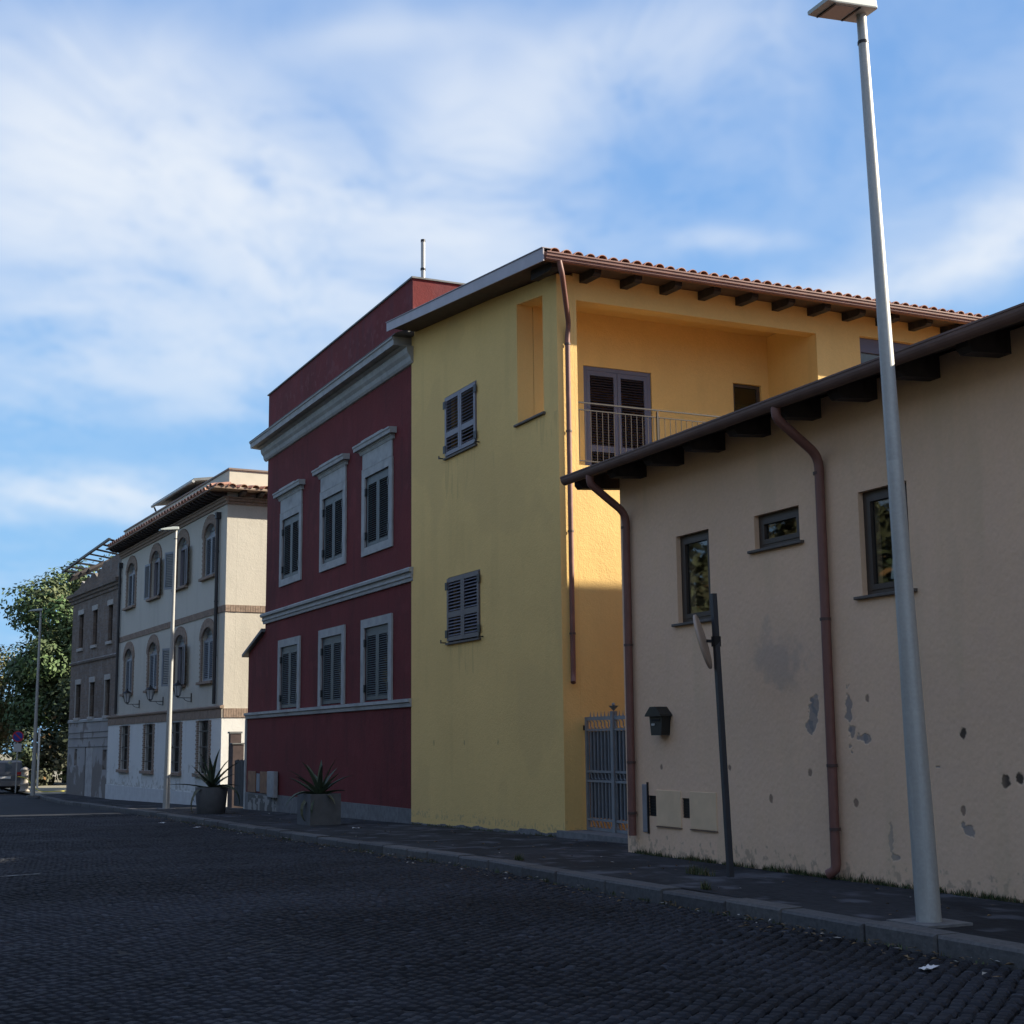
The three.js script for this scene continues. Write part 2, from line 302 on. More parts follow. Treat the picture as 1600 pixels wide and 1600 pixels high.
// ───────────────────────── shared house pieces ─────────────────────────
// louvred shutter leaf: stiles and rails, slats as single pieces or joined
function leaf(parent, x0, x1, y0, y1, z, m, ms, { pitch = .055, st = .06, mid = null, single = false, t = .035, rail = .075 } = {}) {
  const g = [box(x0, x0 + st, y0, y1, z - t, z), box(x1 - st, x1, y0, y1, z - t, z), box(x0 + st, x1 - st, y0, y0 + rail, z - t, z - .002), box(x0 + st, x1 - st, y1 - rail, y1, z - t, z - .002)];
  const spans = mid ? [[y0 + rail, mid - rail * .7], [mid + rail * .7, y1 - rail]] : [[y0 + rail, y1 - rail]];
  if (mid) g.push(box(x0 + st, x1 - st, mid - rail * .7, mid + rail * .7, z - t, z - .002));
  const l = part(parent, 'shutter', g, m), sl = [];
  const w = x1 - x0 - 2 * st, one = new THREE.BoxGeometry(w, .009, pitch * .95).rotateX(38 * D), shared = uvm(merge([one]));
  for (const [a, b] of spans) { const n = Math.floor((b - a) / pitch); for (let k = 0; k < n; k++) sl.push([(x0 + x1) / 2, a + (k + .5) * (b - a) / n, z - t / 2 - .004]); }
  if (single) for (const p of sl) { const o = new THREE.Mesh(shared, ms); o.name = 'slat'; o.position.set(...p); o.castShadow = o.receiveShadow = true; l.add(o); }
  else stuff(part(l, 'louvre_slats', sl.map((p) => one.clone().translate(...p)), ms));
  return l;
}
function tileGeo(r0, r1, L, th = .014, n = 7) { // half-round clay tile along z, low end at +z
  const pos = [], ring = (r, z) => Array.from({ length: n + 1 }, (_, i) => { const a = Math.PI * i / n; return [r * Math.cos(a), r * Math.sin(a) * .8, z]; });
  const quad = (a, b, c, d) => pos.push(...a, ...b, ...c, ...a, ...c, ...d);
  const o0 = ring(r0, 0), o1 = ring(r1, -L), i0 = ring(r0 - th, 0), i1 = ring(r1 - th, -L);
  for (let i = 0; i < n; i++) { quad(o0[i], o1[i], o1[i + 1], o0[i + 1]); quad(i0[i], i0[i + 1], i1[i + 1], i1[i]); quad(o0[i], o0[i + 1], i0[i + 1], i0[i]); }
  const g = new THREE.BufferGeometry(); g.setAttribute('position', new THREE.Float32BufferAttribute(pos, 3)); g.computeVertexNormals(); return g;
}
const eaveTile = uvm(tileGeo(.095, .08, .42));
const gutterProfile = [[0, 0], [.08, 0], [.095, .02], [.1, .05], [.118, .06], [.122, .1], [.135, .105], [.135, .125], [.12, .125], [.02, .03], [.012, .11], [0, .11]];

// rooms behind the fronts: closed walls with a floor and a ceiling, so that the panes look into real depth
function shell(x0, x1, y0, y1, z0, z1, t, floors = []) { return [box(x0, x0 + t, y0, y1, z0, z1), box(x1 - t, x1, y0, y1, z0, z1), box(x0 + t, x1 - t, y0, y1, z1 + t, z1), ...floors.map((y) => box(x0 + t, x1 - t, y, y + .14, z0 - .002, z1 + t + .002))]; }

// ───────────────────────── low cream house ─────────────────────────
{
  const W = 22, H = 6, r = rng(5);
  const spots = [[.97, 1.19, .035, 1], [2.62, 1.2, .035, 1], [4.27, 1.16, .045, 1], [3.48, .84, .045, 1], [5.07, .84, .045, 1], [6.79, 1.59, .05, 2], [7.33, 1.12, .06, 2], [7.52, 1.15, .055, 2], [6.73, .82, .045, 1], [5.35, 1.98, .04, 1], [8.9, 1.0, .05, 1], [8.1, 2.1, .04, 1]];
  const bare = [[4.42, 1.93, .07, .1], [4.36, 1.80, .09, .16], [4.30, 1.68, .06, .12], [5.02, 1.78, .05, .3], [5.06, 1.62, .07, .12], [5.2, 1.56, .09, .05], [5.32, 1.55, .06, .05], [6.79, .63, .07, .09], [6.72, .7, .04, .04], [5.62, .45, .04, .16], [5.68, .3, .1, .03], [6.4, 1.25, .035, .012]];
  const t = tex(2048, 700, (u, v) => {
    const n = fbm(u * 1.1, v * 1.1, 512, 201, 5), f = vn(u * 40, v * 40, 4096, 205), m2 = fbm(u * 5, v * 5, 1024, 207, 4);
    let c = [.75, .505, .335].map((q, i) => q * (.90 + .16 * n + .06 * (f - .5)) * (i === 2 ? .98 + .06 * m2 : 1));
    const mixin = (d, k) => { c = c.map((q, i) => lerp(q, d[i], k)); };
    // greyish rubbed patch where paint was washed over, with ragged outline
    { const d = Math.hypot((u - 3.72 + .25 * (v - 2.5)) / .6, (v - 2.5) / .4) + (fbm(u * 4.7 + 3.3, v * 4.1 + 1.7, 512, 213, 5) - .5) * 1.9; mixin([.30, .25, .22], .38 * smooth(1.1, .35, d)); }
    for (const [x, y, a, b] of bare) { const d = Math.hypot((u - x) / a, (v - y) / b) + (fbm(u * 14, v * 14, 512, 217, 3) - .5) * 2.0; if (d < 1.9) mixin([.20, .19, .19], .75 * smooth(1.0, .75, d)); }
    for (const [x, y, a, k] of spots) { const d = Math.hypot((u - x) / a, (v - y) / (a * 1.25)) + (fbm(u * 30, v * 30, 1024, 219, 2) - .5) * .7; if (d < 1.5) mixin(k === 2 ? [.045, .03, .022] : [.19, .12, .085], smooth(1, .7, d) * (k === 2 ? .95 : .8)); }
    // mud and damp specks splashed along the foot of the wall
    { const k = smooth(.54, .7, fbm(u * 17, v * 15, 2048, 223, 5) + .32 * (1 - smooth(0, .42, v)) - .25); mixin([.22, .17, .13], .5 * k * (v < .6 ? 1 : 0)); }
    { const k = smooth(.58, .8, fbm(u * 2.5, v * .4, 256, 227, 4)); mixin([.62, .44, .285], .45 * k); }
    return c;
  }, W, H);
  const relief = tex(2048, 700, (u, v) => { // rough render, with the broken patches a few millimetres deep
    let k = 0; for (const [x, y, a, b] of bare) { const d = Math.hypot((u - x) / a, (v - y) / b) + (fbm(u * 14, v * 14, 512, 217, 3) - .5) * 2.0; if (d < 1.9) k = Math.max(k, smooth(1.0, .9, d)); }
    for (const [x, y, a] of spots) { const d = Math.hypot((u - x) / a, (v - y) / (a * 1.25)); if (d < 1.3) k = Math.max(k, smooth(1, .7, d)); }
    return .45 + .28 * (fbm(u * 1.5, v * 1.5, 256, 241, 4) - .5) + .3 * (fbm(u * 22, v * 22, 4096, 243, 3) - .5) - .4 * k;
  }, W, H, false);
  const plaster = std(t, .93, { bumpMap: relief, bumpScale: .015 });
  const h = thing('cream_house', 'low cream rendered house with dark timber eaves and three small upper windows', 'house', [-17.8, 0, -10.22]);
  const wins = [[1.51, 2.32, 3.11, 4.30], [3.35, 4.27, 3.88, 4.31], [5.36, 6.17, 3.11, 4.28]];
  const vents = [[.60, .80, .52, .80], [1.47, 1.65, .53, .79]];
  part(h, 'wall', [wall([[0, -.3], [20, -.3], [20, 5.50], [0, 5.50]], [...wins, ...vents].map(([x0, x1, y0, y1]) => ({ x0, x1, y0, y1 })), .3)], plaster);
  const gable = [[.32, -.3], [15, -.3], [15, 6.0], [10.3, 8.6], [.32, 5.5]];
  part(h, 'gable_wall', [toSide(wall(gable, [], .3)).translate(.3, 0, 0), toSide(wall(gable, [], .3)).translate(20, 0, 0), box(0, 20, -.3, 6, -15, -15.3)], plaster);
  part(h, 'inner_walls', [box(.301, 19.69, 2.6, 2.74, -.301, -14.9), box(4.6, 4.72, -.2, 5.3, -.301, -5), box(.301, 19.69, -.2, 5.3, -5, -5.12), box(.301, 19.69, -.25, -.15, -.301, -14.9)], M.room);
  for (const [x0, x1, y0, y1] of wins) {
    const w = part(h, 'window', [box(x0 + .002, x1 - .002, y0, y0 + .06, -.13, -.07), box(x0 + .002, x1 - .002, y1 - .06, y1, -.13, -.07), box(x0 + .002, x0 + .07, y0 + .06, y1 - .06, -.13, -.07), box(x1 - .07, x1 - .002, y0 + .06, y1 - .06, -.13, -.07),
      box(x0 + .07, x1 - .07, y0 + .06, y0 + .12, -.12, -.058), box(x0 + .07, x1 - .07, y1 - .12, y1 - .06, -.12, -.058), box(x0 + .07, x0 + .13, y0 + .12, y1 - .12, -.12, -.058), box(x1 - .13, x1 - .07, y0 + .12, y1 - .12, -.12, -.058)], M.brownFrame);
    part(w, 'pane', box(x0 + .12, x1 - .12, y0 + .11, y1 - .11, -.10, -.094), M.glass);
    if (x0 > 5) { const p = []; for (let n = 0; n < 9; n++) for (let q = 0; q < 16; q++) { const t = n / 8, yy = lerp(y0 + .1, y1 - .1, q / 15), w0 = .42 - .24 * q / 15, xa = x1 - .1 - w0 * t, f = .02 * Math.sin(n * 2.4 + q * .2); p.push(V(xa, yy, -.16 + f)); } const g = new THREE.BufferGeometry(), ix = []; for (let n = 0; n < 8; n++) for (let q = 0; q < 15; q++) { const a = n * 16 + q; if ((n * 5 + q * 3) % 7 === 0) continue; ix.push(a, a + 16, a + 1, a + 1, a + 16, a + 17); } g.setFromPoints(p); g.setIndex(ix); g.computeVertexNormals(); part(w, 'lace_curtain', g, std(rgb(.7, .69, .66), .95, { side: THREE.DoubleSide }), 'gathered pale lace curtain behind the pane'); }
    part(w, 'sill', cham(x0 - .10, x1 + .08, y0 - .036, y0 - .002, -.06, .055, .006), M.sill);
  }
  for (const [x0, x1, y0, y1] of vents) { const v = part(h, 'vent_shade_plate', box(x0 + .004, x1 - .004, y0 + .004, y1 - .004, -.05, -.02), M.iron, 'dark plate standing in for the shade in the vent hole'); for (let k = 0; k < 7; k++) part(v, 'shade_plate_rib', box(x0 + .01, x1 - .01, lerp(y0, y1, (k + .4) / 7), lerp(y0, y1, (k + .6) / 7), -.02, -.008), M.iron); }  // near-black ribbed plate stands in for the shade inside each vent hole
  const doorMat = std(grain(.69, .49, .31, .12, 233, 2, 6), .8);
  for (const [x0, x1] of [[.83, 1.45], [1.68, 2.3]]) { const p = part(h, 'meter_door', cham(x0, x1, .40, .88, -.01, .012, .004), doorMat, 'flush cream meter cabinet door'); part(p, 'door_edge', box(x0 - .004, x1 + .01, .383, .396, -.01, .022), std(rgb(.16, .11, .08), .9)); }
  part(h, 'conduit_cover', cham(.46, .6, .3, .95, -.01, .02, .004), std(grain(.22, .22, .235, .2, 235, 1, 8), .7), 'grey metal conduit cover beside the downpipe');
  part(h, 'conduit_edge', box(.6, .612, .28, .98, -.005, .03), M.iron);
  // roof
  const sl = .31, yE = 5.37, zE = .60;
  part(h, 'roof', [exX([[zE, yE], [zE, yE + .07], [-10.3, yE + .07 + sl * (zE + 10.3)], [-15.6, 6.3], [-15.6, 6.2], [-10.3, yE + sl * (zE + 10.3)]], -.42, 20.4)], std(grain(.42, .22, .14, .3, 237, 2, 6), .9));
  for (let k = 0; k < 21; k++) { const x = -.30 + k * 1.0; if (x > 20) break; part(h, 'rafter', exX([[-.28, 5.285], [.5, 5.235], [.55, 5.29], [.55, yE - .03 + sl * .05], [-.28, yE - .03 + sl * .88]].map(([z, y]) => [z, y]), x - .085, x + .085), M.wood); }
  for (let k = 0; k < 5; k++) { const z0 = -.0 + k * .13; part(h, 'eave_board', exX([[z0, yE - .028 + sl * (zE - z0)], [z0 + .126, yE - .028 + sl * (zE - z0 - .126)], [z0 + .126, yE - .004 + sl * (zE - z0 - .126)], [z0, yE - .004 + sl * (zE - z0)]], -.40, 20.3), M.wood); }
  part(h, 'gutter', exX([...Array.from({ length: 11 }, (_, k) => { const a = Math.PI * (1 + k / 10); return [.675 + .075 * Math.cos(a), 5.40 + .10 * Math.sin(a)]; }), [.757, 5.405], [.757, 5.425], [.735, 5.425], [.735, 5.40], [.675, 5.33], [.615, 5.40], [.6, 5.42]], -.45, 20.4), M.gutterBrown);
  for (const [x, y0, foot] of [[.29, .24, 0], [4.79, .1, 1]]) {
    const p = [[x + .02, 5.34, .67], [x + .02, 5.2, .67], [x - .0, 4.80, .075], [x - .02, 1.2, .075], [x - .03, y0, .075]]; if (foot) p.push([x - .12, y0 - .05, .12]);
    const d = part(h, 'downpipe', tube(p, .056, 12, .14), M.copper);
    for (const y of [4.6, 2.9, 1.25, .55]) part(d, 'pipe_collar', new THREE.CylinderGeometry(.064, .064, .035, 12).translate(x - .015, y, .075), M.copperDark);
  }
}

// unseen taller house, added to shade the lower half of the yellow side wall
{
  const h = thing('added_rear_house', 'unseen taller plain house added behind the cream house for its shadow', 'house', [-17.5, 0, -23.0]), m = std(grain(.44, .34, .24, .12, 251, 3, 4), .92);
  part(h, 'wall', [box(.25, 9, -.3, 10.3, 0, -9)], m); part(h, 'roof', [exZ([[0, 10.33], [0, 10.5], [4.6, 11.3], [9.4, 10.45], [9.4, 10.3], [4.6, 11.1]], -9.4, .1)], std(grain(.3, .16, .11, .3, 253, 2, 6), .9)); part(h, 'gutter', box(-.02, .11, 10.27, 10.39, -9.4, .1), M.copperDark);
}

// letter box on the cream house
{
  const m = thing('letter_box', 'small dark metal letter box with pitched lid on cream wall', 'letter box', [-16.72, 1.62, -10.22]), mt = std(rgb(.028, .028, .026), .5, { metalness: .4 });
  part(m, 'body', new THREE.ExtrudeGeometry(new THREE.Shape([[-.13, 0], [.13, 0], [.17, .26], [-.17, .26]].map((p) => new THREE.Vector2(...p))), { depth: .14, bevelEnabled: false }), mt);
  part(m, 'lid', exZ([[-.21, .255], [.21, .255], [.2, .28], [.07, .385], [-.07, .385], [-.2, .28]], -.0, .19), mt);
  part(m, 'slot', box(-.1, .1, .19, .215, .139, .15), M.dark); part(m, 'name_plate', box(-.11, -.03, .13, .16, .139, .147), std(rgb(.35, .35, .34), .5));
}

// ───────────────────────── yellow house ─────────────────────────
{
  const t = tex(1024, 1024, (u, v) => {
    const n = fbm(u * .9, v * .9, 64, 301, 5), f = vn(u * 30, v * 30, 2048, 305), s = fbm(u * 3.2, v * .35, 128, 307, 4);
    let c = [.74, .495, .185].map((q) => q * (.91 + .15 * n + .05 * (f - .5) - .05 * smooth(.55, .8, s)));
    const mixin = (d, k) => { c = c.map((q, i) => lerp(q, d[i], k)); };
    for (const [x, y, w2, L] of [[8.8, 7.42, .85, .9], [10.4, 7.42, .1, .6], [8.9, 3.52, .85, .8], [12.9, 7.4, .6, .7]]) { const q = y - v; if (q > 0 && q < L && Math.abs(u - x - .8) < w2) mixin([.46, .31, .12], .4 * smooth(.52, .7, fbm(u * 14, v * 1.2, 512, 313, 3)) * (q < L * fbm(u * 9, 2, 512, 317, 2) * 1.3 ? 1 : 0)); }
    mixin([.66, .44, .17], .55 * smooth(.58, .66, fbm(u * .55 + 2, v * .5 + 4, 64, 319, 4)));
    for (const x of [7.6, 9.2, 10.8, 12.4]) { const d = Math.hypot((u - x + 1.1) / .035, (v - 1.55) / .07) + (vn(u * 40, v * 40, 2048, 309) - .5); mixin([.34, .24, .1], .6 * smooth(1, .6, d)); }
    { const k = smooth(.56, .72, fbm(u * 19, v * 17, 2048, 311, 5) + .3 * (1 - smooth(0, .3, v)) - .22); if (v < .5) mixin([.3, .24, .14], .5 * k); }
    return c;
  }, 14, 12);
  const y = std(t, .92, { bumpMap: plasterBump, bumpScale: .012 });
  const h = thing('yellow_house', 'bright yellow three-storey house with corner balcony and tiled eave', 'house', [-21.75, 0, -11.27]);
  const top = (x) => 9.92 - .126 * x; // wall head rises towards the red house
  const w1 = { x0: -5.19, x1: -3.58, y0: 7.48, y1: 8.80 }, w2 = { x0: -5.11, x1: -3.47, y0: 3.58, y1: 4.93 };
  part(h, 'wall', wall([[-7.2, -.2], [0, -.2], [0, top(0)], [-7.2, top(-7.2)]], [w1, w2, { pts: [[-1.67, 7.47], [-1.67, 9.82], [-.57, 9.68], [-.57, 7.47]] }], .34), y);
  // side towards the yard: pier, balcony opening, window
  part(h, 'side_wall', toSide(wall([[.342, -.2], [13, -.2], [13, 10.05], [.342, 10.05]], [{ x0: .40, x1: 5.77, y0: 6.42, y1: 9.47 }, { x0: 6.85, x1: 8.5, y0: 8.1, y1: 9.55 }], .30)), y);
  part(h, 'rear_walls', [box(-7.2, -6.9, -.2, 10.4, -.342, -13), box(-6.9, -.302, -.2, 10.0, -12.7, -13), box(-1.80, -.302, 6.42, 9.838, -5.79, -6.0)], y);
  part(h, 'inner_walls', [box(-6.9, -1.862, 6.282, 6.412, -.345, -12.69), box(-1.86, -.305, 6.282, 6.412, -5.79, -12.69), box(-6.9, -.305, 3.2, 3.34, -.345, -12.69), box(-6.9, -.305, -.2, -.1, -.345, -12.69), box(-6.9, -1.857, 9.84, 9.93, -.345, -12.69), box(-1.857, -.305, 9.84, 9.93, -5.79, -12.69)], M.room);
  part(h, 'balcony_floor', [box(-1.86, -.002, 6.282, 6.415, -.36, -5.78)], M.concrete);
  part(h, 'balcony_ceiling', [box(-1.855, -.305, 9.84, 9.93, -.345, -5.785)], std(grain(.72, .47, .17, .06, 331, 2, 4), .93));
  part(h, 'balcony_back_wall', toSide(wall([[.346, 6.42], [5.785, 6.42], [5.785, 9.838], [.346, 9.838]], [{ x0: 1.42, x1: 2.96, y0: 6.425, y1: 8.78 }, { x0: 4.9, x1: 5.6, y0: 8.1, y1: 8.78 }], .14)).translate(-1.66, 0, 0), y);
  // balcony door
  { const d = new THREE.Group(); d.rotation.y = Math.PI / 2; d.position.set(-1.70, 0, 0); const q = part(h, 'balcony_door', toSide(wall([[1.43, 6.43], [2.95, 6.43], [2.95, 8.775], [1.43, 8.775]], [{ x0: 1.5, x1: 2.88, y0: 6.44, y1: 8.70 }], .05)).translate(-1.69, 0, 0), M.doorBlue);
    for (const [a, b] of [[1.505, 2.185], [2.195, 2.875]]) { const lf = leaf(q, a, b, 6.45, 8.695, 0, M.doorBlue, M.doorSlat, { pitch: .05, st: .075, mid: 7.15, rail: .09 }); lf.rotation.y = Math.PI / 2; lf.position.x = -1.692; } }
  { const q = part(h, 'balcony_window', toSide(wall([[4.905, 8.105], [5.595, 8.105], [5.595, 8.775], [4.905, 8.775]], [{ x0: 4.97, x1: 5.53, y0: 8.17, y1: 8.71 }], .05)).translate(-1.72, 0, 0), M.brownFrame); part(q, 'pane', box(-1.76, -1.75, 8.16, 8.72, -4.96, -5.54), M.glass); }
  { const q = part(h, 'side_window', toSide(wall([[6.86, 8.11], [8.49, 8.11], [8.49, 9.545], [6.86, 9.545]], [{ x0: 6.95, x1: 7.63, y0: 8.2, y1: 9.25 }, { x0: 7.70, x1: 8.4, y0: 8.2, y1: 9.25 }], .06)).translate(-.1, 0, 0), M.doorBlue); part(q, 'pane', box(-.15, -.14, 8.2, 9.26, -6.94, -8.41), M.glass); }
  // railing
  { const q = part(h, 'balcony_railing', [box(-.094, -.066, 7.575, 7.60, -.405, -5.765), box(-.09, -.07, 7.444, 7.462, -.405, -5.765), box(-.09, -.07, 6.505, 6.525, -.405, -5.765)], M.rail);
    for (let k = 0; k <= 44; k++) { const z = -.46 - k * .12; part(q, 'baluster', box(-.085, -.075, 6.525, 7.443, z - .005, z + .005), M.rail); }
    for (const z of [-.42, -2.1, -3.8, -5.74]) part(q, 'railing_post', box(-.099, -.061, 6.42, 7.564, z - .016, z + .016), M.rail); }
  part(h, 'slot_sill', cham(-1.75, -.50, 7.425, 7.468, -.3, .06, .006), M.sill);
  // two shuttered windows on the street
  for (const [w, m, ms, mid] of [[w1, M.shutLilac, M.shutLilac, .36], [w2, M.shutBrown, M.shutLilac, .42]]) {
    const q = part(h, 'window', [box(w.x0 + .002, w.x0 + .05, w.y0 + .002, w.y1 - .002, -.1, -.005), box(w.x1 - .05, w.x1 - .002, w.y0 + .002, w.y1 - .002, -.1, -.005), box(w.x0 + .05, w.x1 - .05, w.y1 - .05, w.y1 - .002, -.1, -.006)], m);
    const xm = (w.x0 + w.x1) / 2; 
    leaf(q, w.x0 + .01, xm - .004, w.y0 + .03, w.y1 - .03, .035, m, ms, { pitch: .062, st: .085, mid: w.y0 + (w.y1 - w.y0) * mid, single: true, rail: .085, t: .038 });
    leaf(q, xm + .004, w.x1 - .01, w.y0 + .03, w.y1 - .03, .035, m, ms, { pitch: .062, st: .085, mid: w.y0 + (w.y1 - w.y0) * mid, single: true, rail: .085, t: .038 });
    part(q, 'pane', box(w.x0 + .03, w.x1 - .03, w.y0 + .02, w.y1 - .03, -.2, -.19), M.glass);
    part(q, 'sill', cham(w.x0 - .03, w.x1 + .03, w.y0 - .045, w.y0 - .002, -.25, .055, .005), M.sill);
    for (const [x, s] of [[w.x0, -1], [w.x1, 1]]) {
      for (const yy of [w.y0 + .1, w.y1 - .26]) part(q, 'hinge', box(x - .06, x + .06, yy, yy + .16, .0355, .048), M.iron);
      part(q, 'shutter_catch', [bar([x + s * .12, w.y0 + .01, 0], [x + s * .12, w.y0 + .01, .1], .022), bar([x + s * .12 - .04, w.y0 + .01, .1], [x + s * .12 + .04, w.y0 + .01, .1], .02), bar([x + s * .12 + .035 * s, w.y0 + .0, .1], [x + s * .12 + .035 * s, w.y0 + .07, .1], .02)], M.iron);
    }
  }
  // roof: slab rising to the left, metal verge, soffit, rafters, tiles, gutter
  const yr = (x) => 10.0 - .108 * (x - .75);
  part(h, 'roof', exZ([[.80, yr(.80) - .07], [.80, yr(.80) - .01], [-6.98, yr(-6.98) - .01], [-6.98, yr(-6.98) - .07]], -13.4, .655), std(grain(.3, .16, .11, .3, 341, 2, 6), .9));
  part(h, 'soffit', exZ([[.74, yr(.74) - .11], [.74, yr(.74) - .075], [-6.9, yr(-6.9) - .075], [-6.9, yr(-6.9) - .11]], -13.3, .64), M.woodBoard);
  part(h, 'verge_flashing', [exZ([[.83, yr(.83) - .19], [.83, yr(.83) + .045], [-7.0, yr(-7.0) + .03], [-7.0, yr(-7.0) - .17]], .658, .68), exZ([[.835, yr(.835) + .047], [.835, yr(.835) + .06], [-7.0, yr(-7.0) + .045], [-7.0, yr(-7.0) + .032]], .5, .70)], M.fascia);
  for (let k = 0; k < 15; k++) { const z = .30 - k * .85; part(h, 'rafter', exZ([[-.28, yr(-.28) - .29], [.50, yr(.5) - .25], [.56, yr(.56) - .2], [.56, yr(.56) - .112], [-.28, yr(-.28) - .112]], z - .075, z + .075), M.wood); }
  { const gp = gutterProfile.map(([z, yy]) => [z * 1.15 + .74, yy * 1.15 + yr(.8) - .165]); part(h, 'gutter', exZ(gp, -13.45, .63), M.copper); }
  { const r = rng(19); for (let k = 0; k < 58; k++) { const z = .46 - k * .236; const o = new THREE.Mesh(eaveTile, M.tile[Math.floor(r() * 3)]); o.name = 'roof_tile'; o.castShadow = o.receiveShadow = true; o.rotation.order = 'YXZ'; o.rotation.set(.108, Math.PI / 2, (r() - .5) * .08); o.position.set(.87 + (r() - .5) * .02, yr(.87) - .012 + (r() - .5) * .012, z); h.add(o); }
    const rows = []; for (let k = 0; k < 58; k++) for (let n = 1; n < 20; n++) rows.push(eaveTile.clone().rotateX(.108).rotateY(Math.PI / 2).translate(.87 - n * .39, yr(.87 - n * .39) + .02, .46 - k * .236)); stuff(part(h, 'roof_tiles', rows, M.tile[1])); }
  { const p = [[.82, yr(.8) - .15, .36], [.80, yr(.8) - .35, .30], [.13, 8.95, -.17], [.07, 8.75, -.17], [.07, 2.66, -.17], [.14, 2.55, -.13]]; const d = part(h, 'downpipe', tube(p, .047, 10, .1), M.copper); for (const yy of [8.6, 7.0, 5.2, 3.4]) part(d, 'pipe_collar', new THREE.CylinderGeometry(.056, .056, .035, 12).translate(.07, yy, -.17), M.copperDark); }
  // ragged bare footing left under the paint
  { const r = rng(77), g = []; for (let x = -7.2; x < -.02; x += .06) { const w = Math.min(.06, -x), n = fbm((x + 9) * 2.2, 3, 64, 79, 4); g.push(box(x, x + w, G(x - 21.75) - .2, G(x - 21.75) + .015 + .11 * n * n + r() * .008, -.05, .010 + .03 * n)); } part(h, 'footing', g, M.concrete); }
}

// ───────────────────────── red house ─────────────────────────
{
  const t = tex(1024, 1024, (u, v) => {
    const n = fbm(u * .8, v * .8, 64, 401, 5), f = vn(u * 26, v * 26, 2048, 405), s = fbm(u * 4.5, v * .5, 256, 407, 4);
    let c = [.125, .012, .0135].map((q, i) => q * (.70 + .5 * n + .12 * (f - .5) - .16 * smooth(.5, .75, s)) * (i ? 1.0 : 1));
    const mixin = (d, k) => { c = c.map((q, i) => lerp(q, d[i], k)); };
    if (v > 10.85) { // streaks and rubbed marks left on the parapet
      mixin([.11, .02, .027], .5 * smooth(.5, .72, s));
      const k = smooth(.62, .75, fbm(u * 6, v * 6, 512, 411, 3)) * smooth(.5, .12, Math.abs(v - 11.45)); mixin([.17, .05, .055], .4 * k);
    }
    mixin([.18, .025, .03], .3 * smooth(.6, .8, fbm(u * 2.2, v * 2.2, 128, 413, 4)));
    return c;
  }, 14, 13);
  const red = std(t, .9, { bumpMap: plasterBump, bumpScale: .012 });
  const h = thing('red_house', 'dark red two-storey house with grey stone trim and plain parapet', 'house', [-28.95, 0, -11.3]);
  const cols = [[-3.33, -1.22], [-6.69, -4.57], [-10.49, -8.37]];
  const holes = [];
  for (const [a, b] of cols) { holes.push({ x0: a + .22, x1: b - .22, y0: 6.22, y1: 7.95 }, { x0: a + .22, x1: b - .22, y0: 2.55, y1: 4.28 }); }
  part(h, 'wall', wall([[-12.02, -.6], [-.005, -.6], [-.005, 10.9], [-12.02, 10.9]], holes, .34), red);
  part(h, 'parapet', [box(-12.0, .03, 10.9, 12.06, -.28, .012), box(-.25, .03, 10.9, 12.06, -.281, -9.4), box(-12.0, -11.75, 10.9, 12.06, -.281, -9.4), box(-11.74, -.26, 10.9, 12.06, -9.1, -9.4)], red);
  part(h, 'parapet_coping', [box(-12.06, .07, 12.062, 12.10, -.33, .05), box(-.3, .07, 12.062, 12.10, -.331, -9.45), box(-12.06, -11.7, 12.062, 12.10, -.331, -9.45)], M.lead);
  part(h, 'rear_walls', shell(-12.02, -.005, -.6, 10.9, -.342, -9.4, .3), red);
  part(h, 'inner_walls', [box(-11.71, -.31, 2.1, 2.24, -.345, -9.09), box(-11.71, -.31, 5.2, 5.34, -.345, -9.09), box(-11.71, -.31, -.5, -.4, -.345, -9.09), box(-11.71, -.31, 10.5, 10.6, -.345, -9.09)], M.room);
  // cornice: bed moulding, corona, lead-covered top, with the return on the free end
  const cor = [[0, 10.04], [.05, 10.05], [.09, 10.1], [.11, 10.2], [.17, 10.27], [.19, 10.34], [.19, 10.40], [.30, 10.43], [.31, 10.46], [.44, 10.47], [.45, 10.60], [.48, 10.62], [.48, 10.66], [0, 10.66]];
  part(h, 'cornice', [exX(cor.slice(0, 8).concat([[0, 10.43]]), -12.2, .12), exX([[0, 10.432], ...cor.slice(8, 13), [0, 10.66]], -12.45, -.06), box(-12.2, -12.021, 10.2, 10.43, -.002, -9.4), box(-12.45, -12.021, 10.432, 10.66, -.002, -9.4)], M.stoneTrim);
  part(h, 'cornice_cover', exX([[0, 10.662], [.49, 10.662], [.49, 10.675], [.012, 10.89], [0, 10.89]], -12.47, .16), M.lead);
  part(h, 'string_course', [exX([[0, 5.09], [.05, 5.09], [.06, 5.16], [.09, 5.18], [.09, 5.23], [0, 5.23]], -12.1, .1), exX([[0, 5.232], [.06, 5.232], [.07, 5.28], [.13, 5.30], [.14, 5.36], [.12, 5.39], [0, 5.40]], -12.16, .12)], M.stoneTrim);
  part(h, 'sill_band', exX([[0, 2.33], [.05, 2.34], [.06, 2.42], [.10, 2.44], [.10, 2.51], [0, 2.52]], -13.95, .02), M.stoneTrim);
  part(h, 'plinth', [box(-13.85, -.005, -.6, .15, 0, .03)], M.concrete);
  // wing wall with sloping cap
  part(h, 'wing_wall', wall([[-13.85, -.6], [-12.022, -.6], [-12.022, 4.86], [-13.85, 4.32]], [], .45), red);
  part(h, 'wing_wall_cap', exZ([[-14.2, 4.23], [-12.022, 4.865], [-12.022, 4.96], [-14.25, 4.31]], -.55, .12), M.lead);
  part(h, 'corner_post', box(-14.0, -13.852, -.6, 2.33, -.2, .04), M.stoneTrim, 'pale stone strip at the free end of the wing wall');
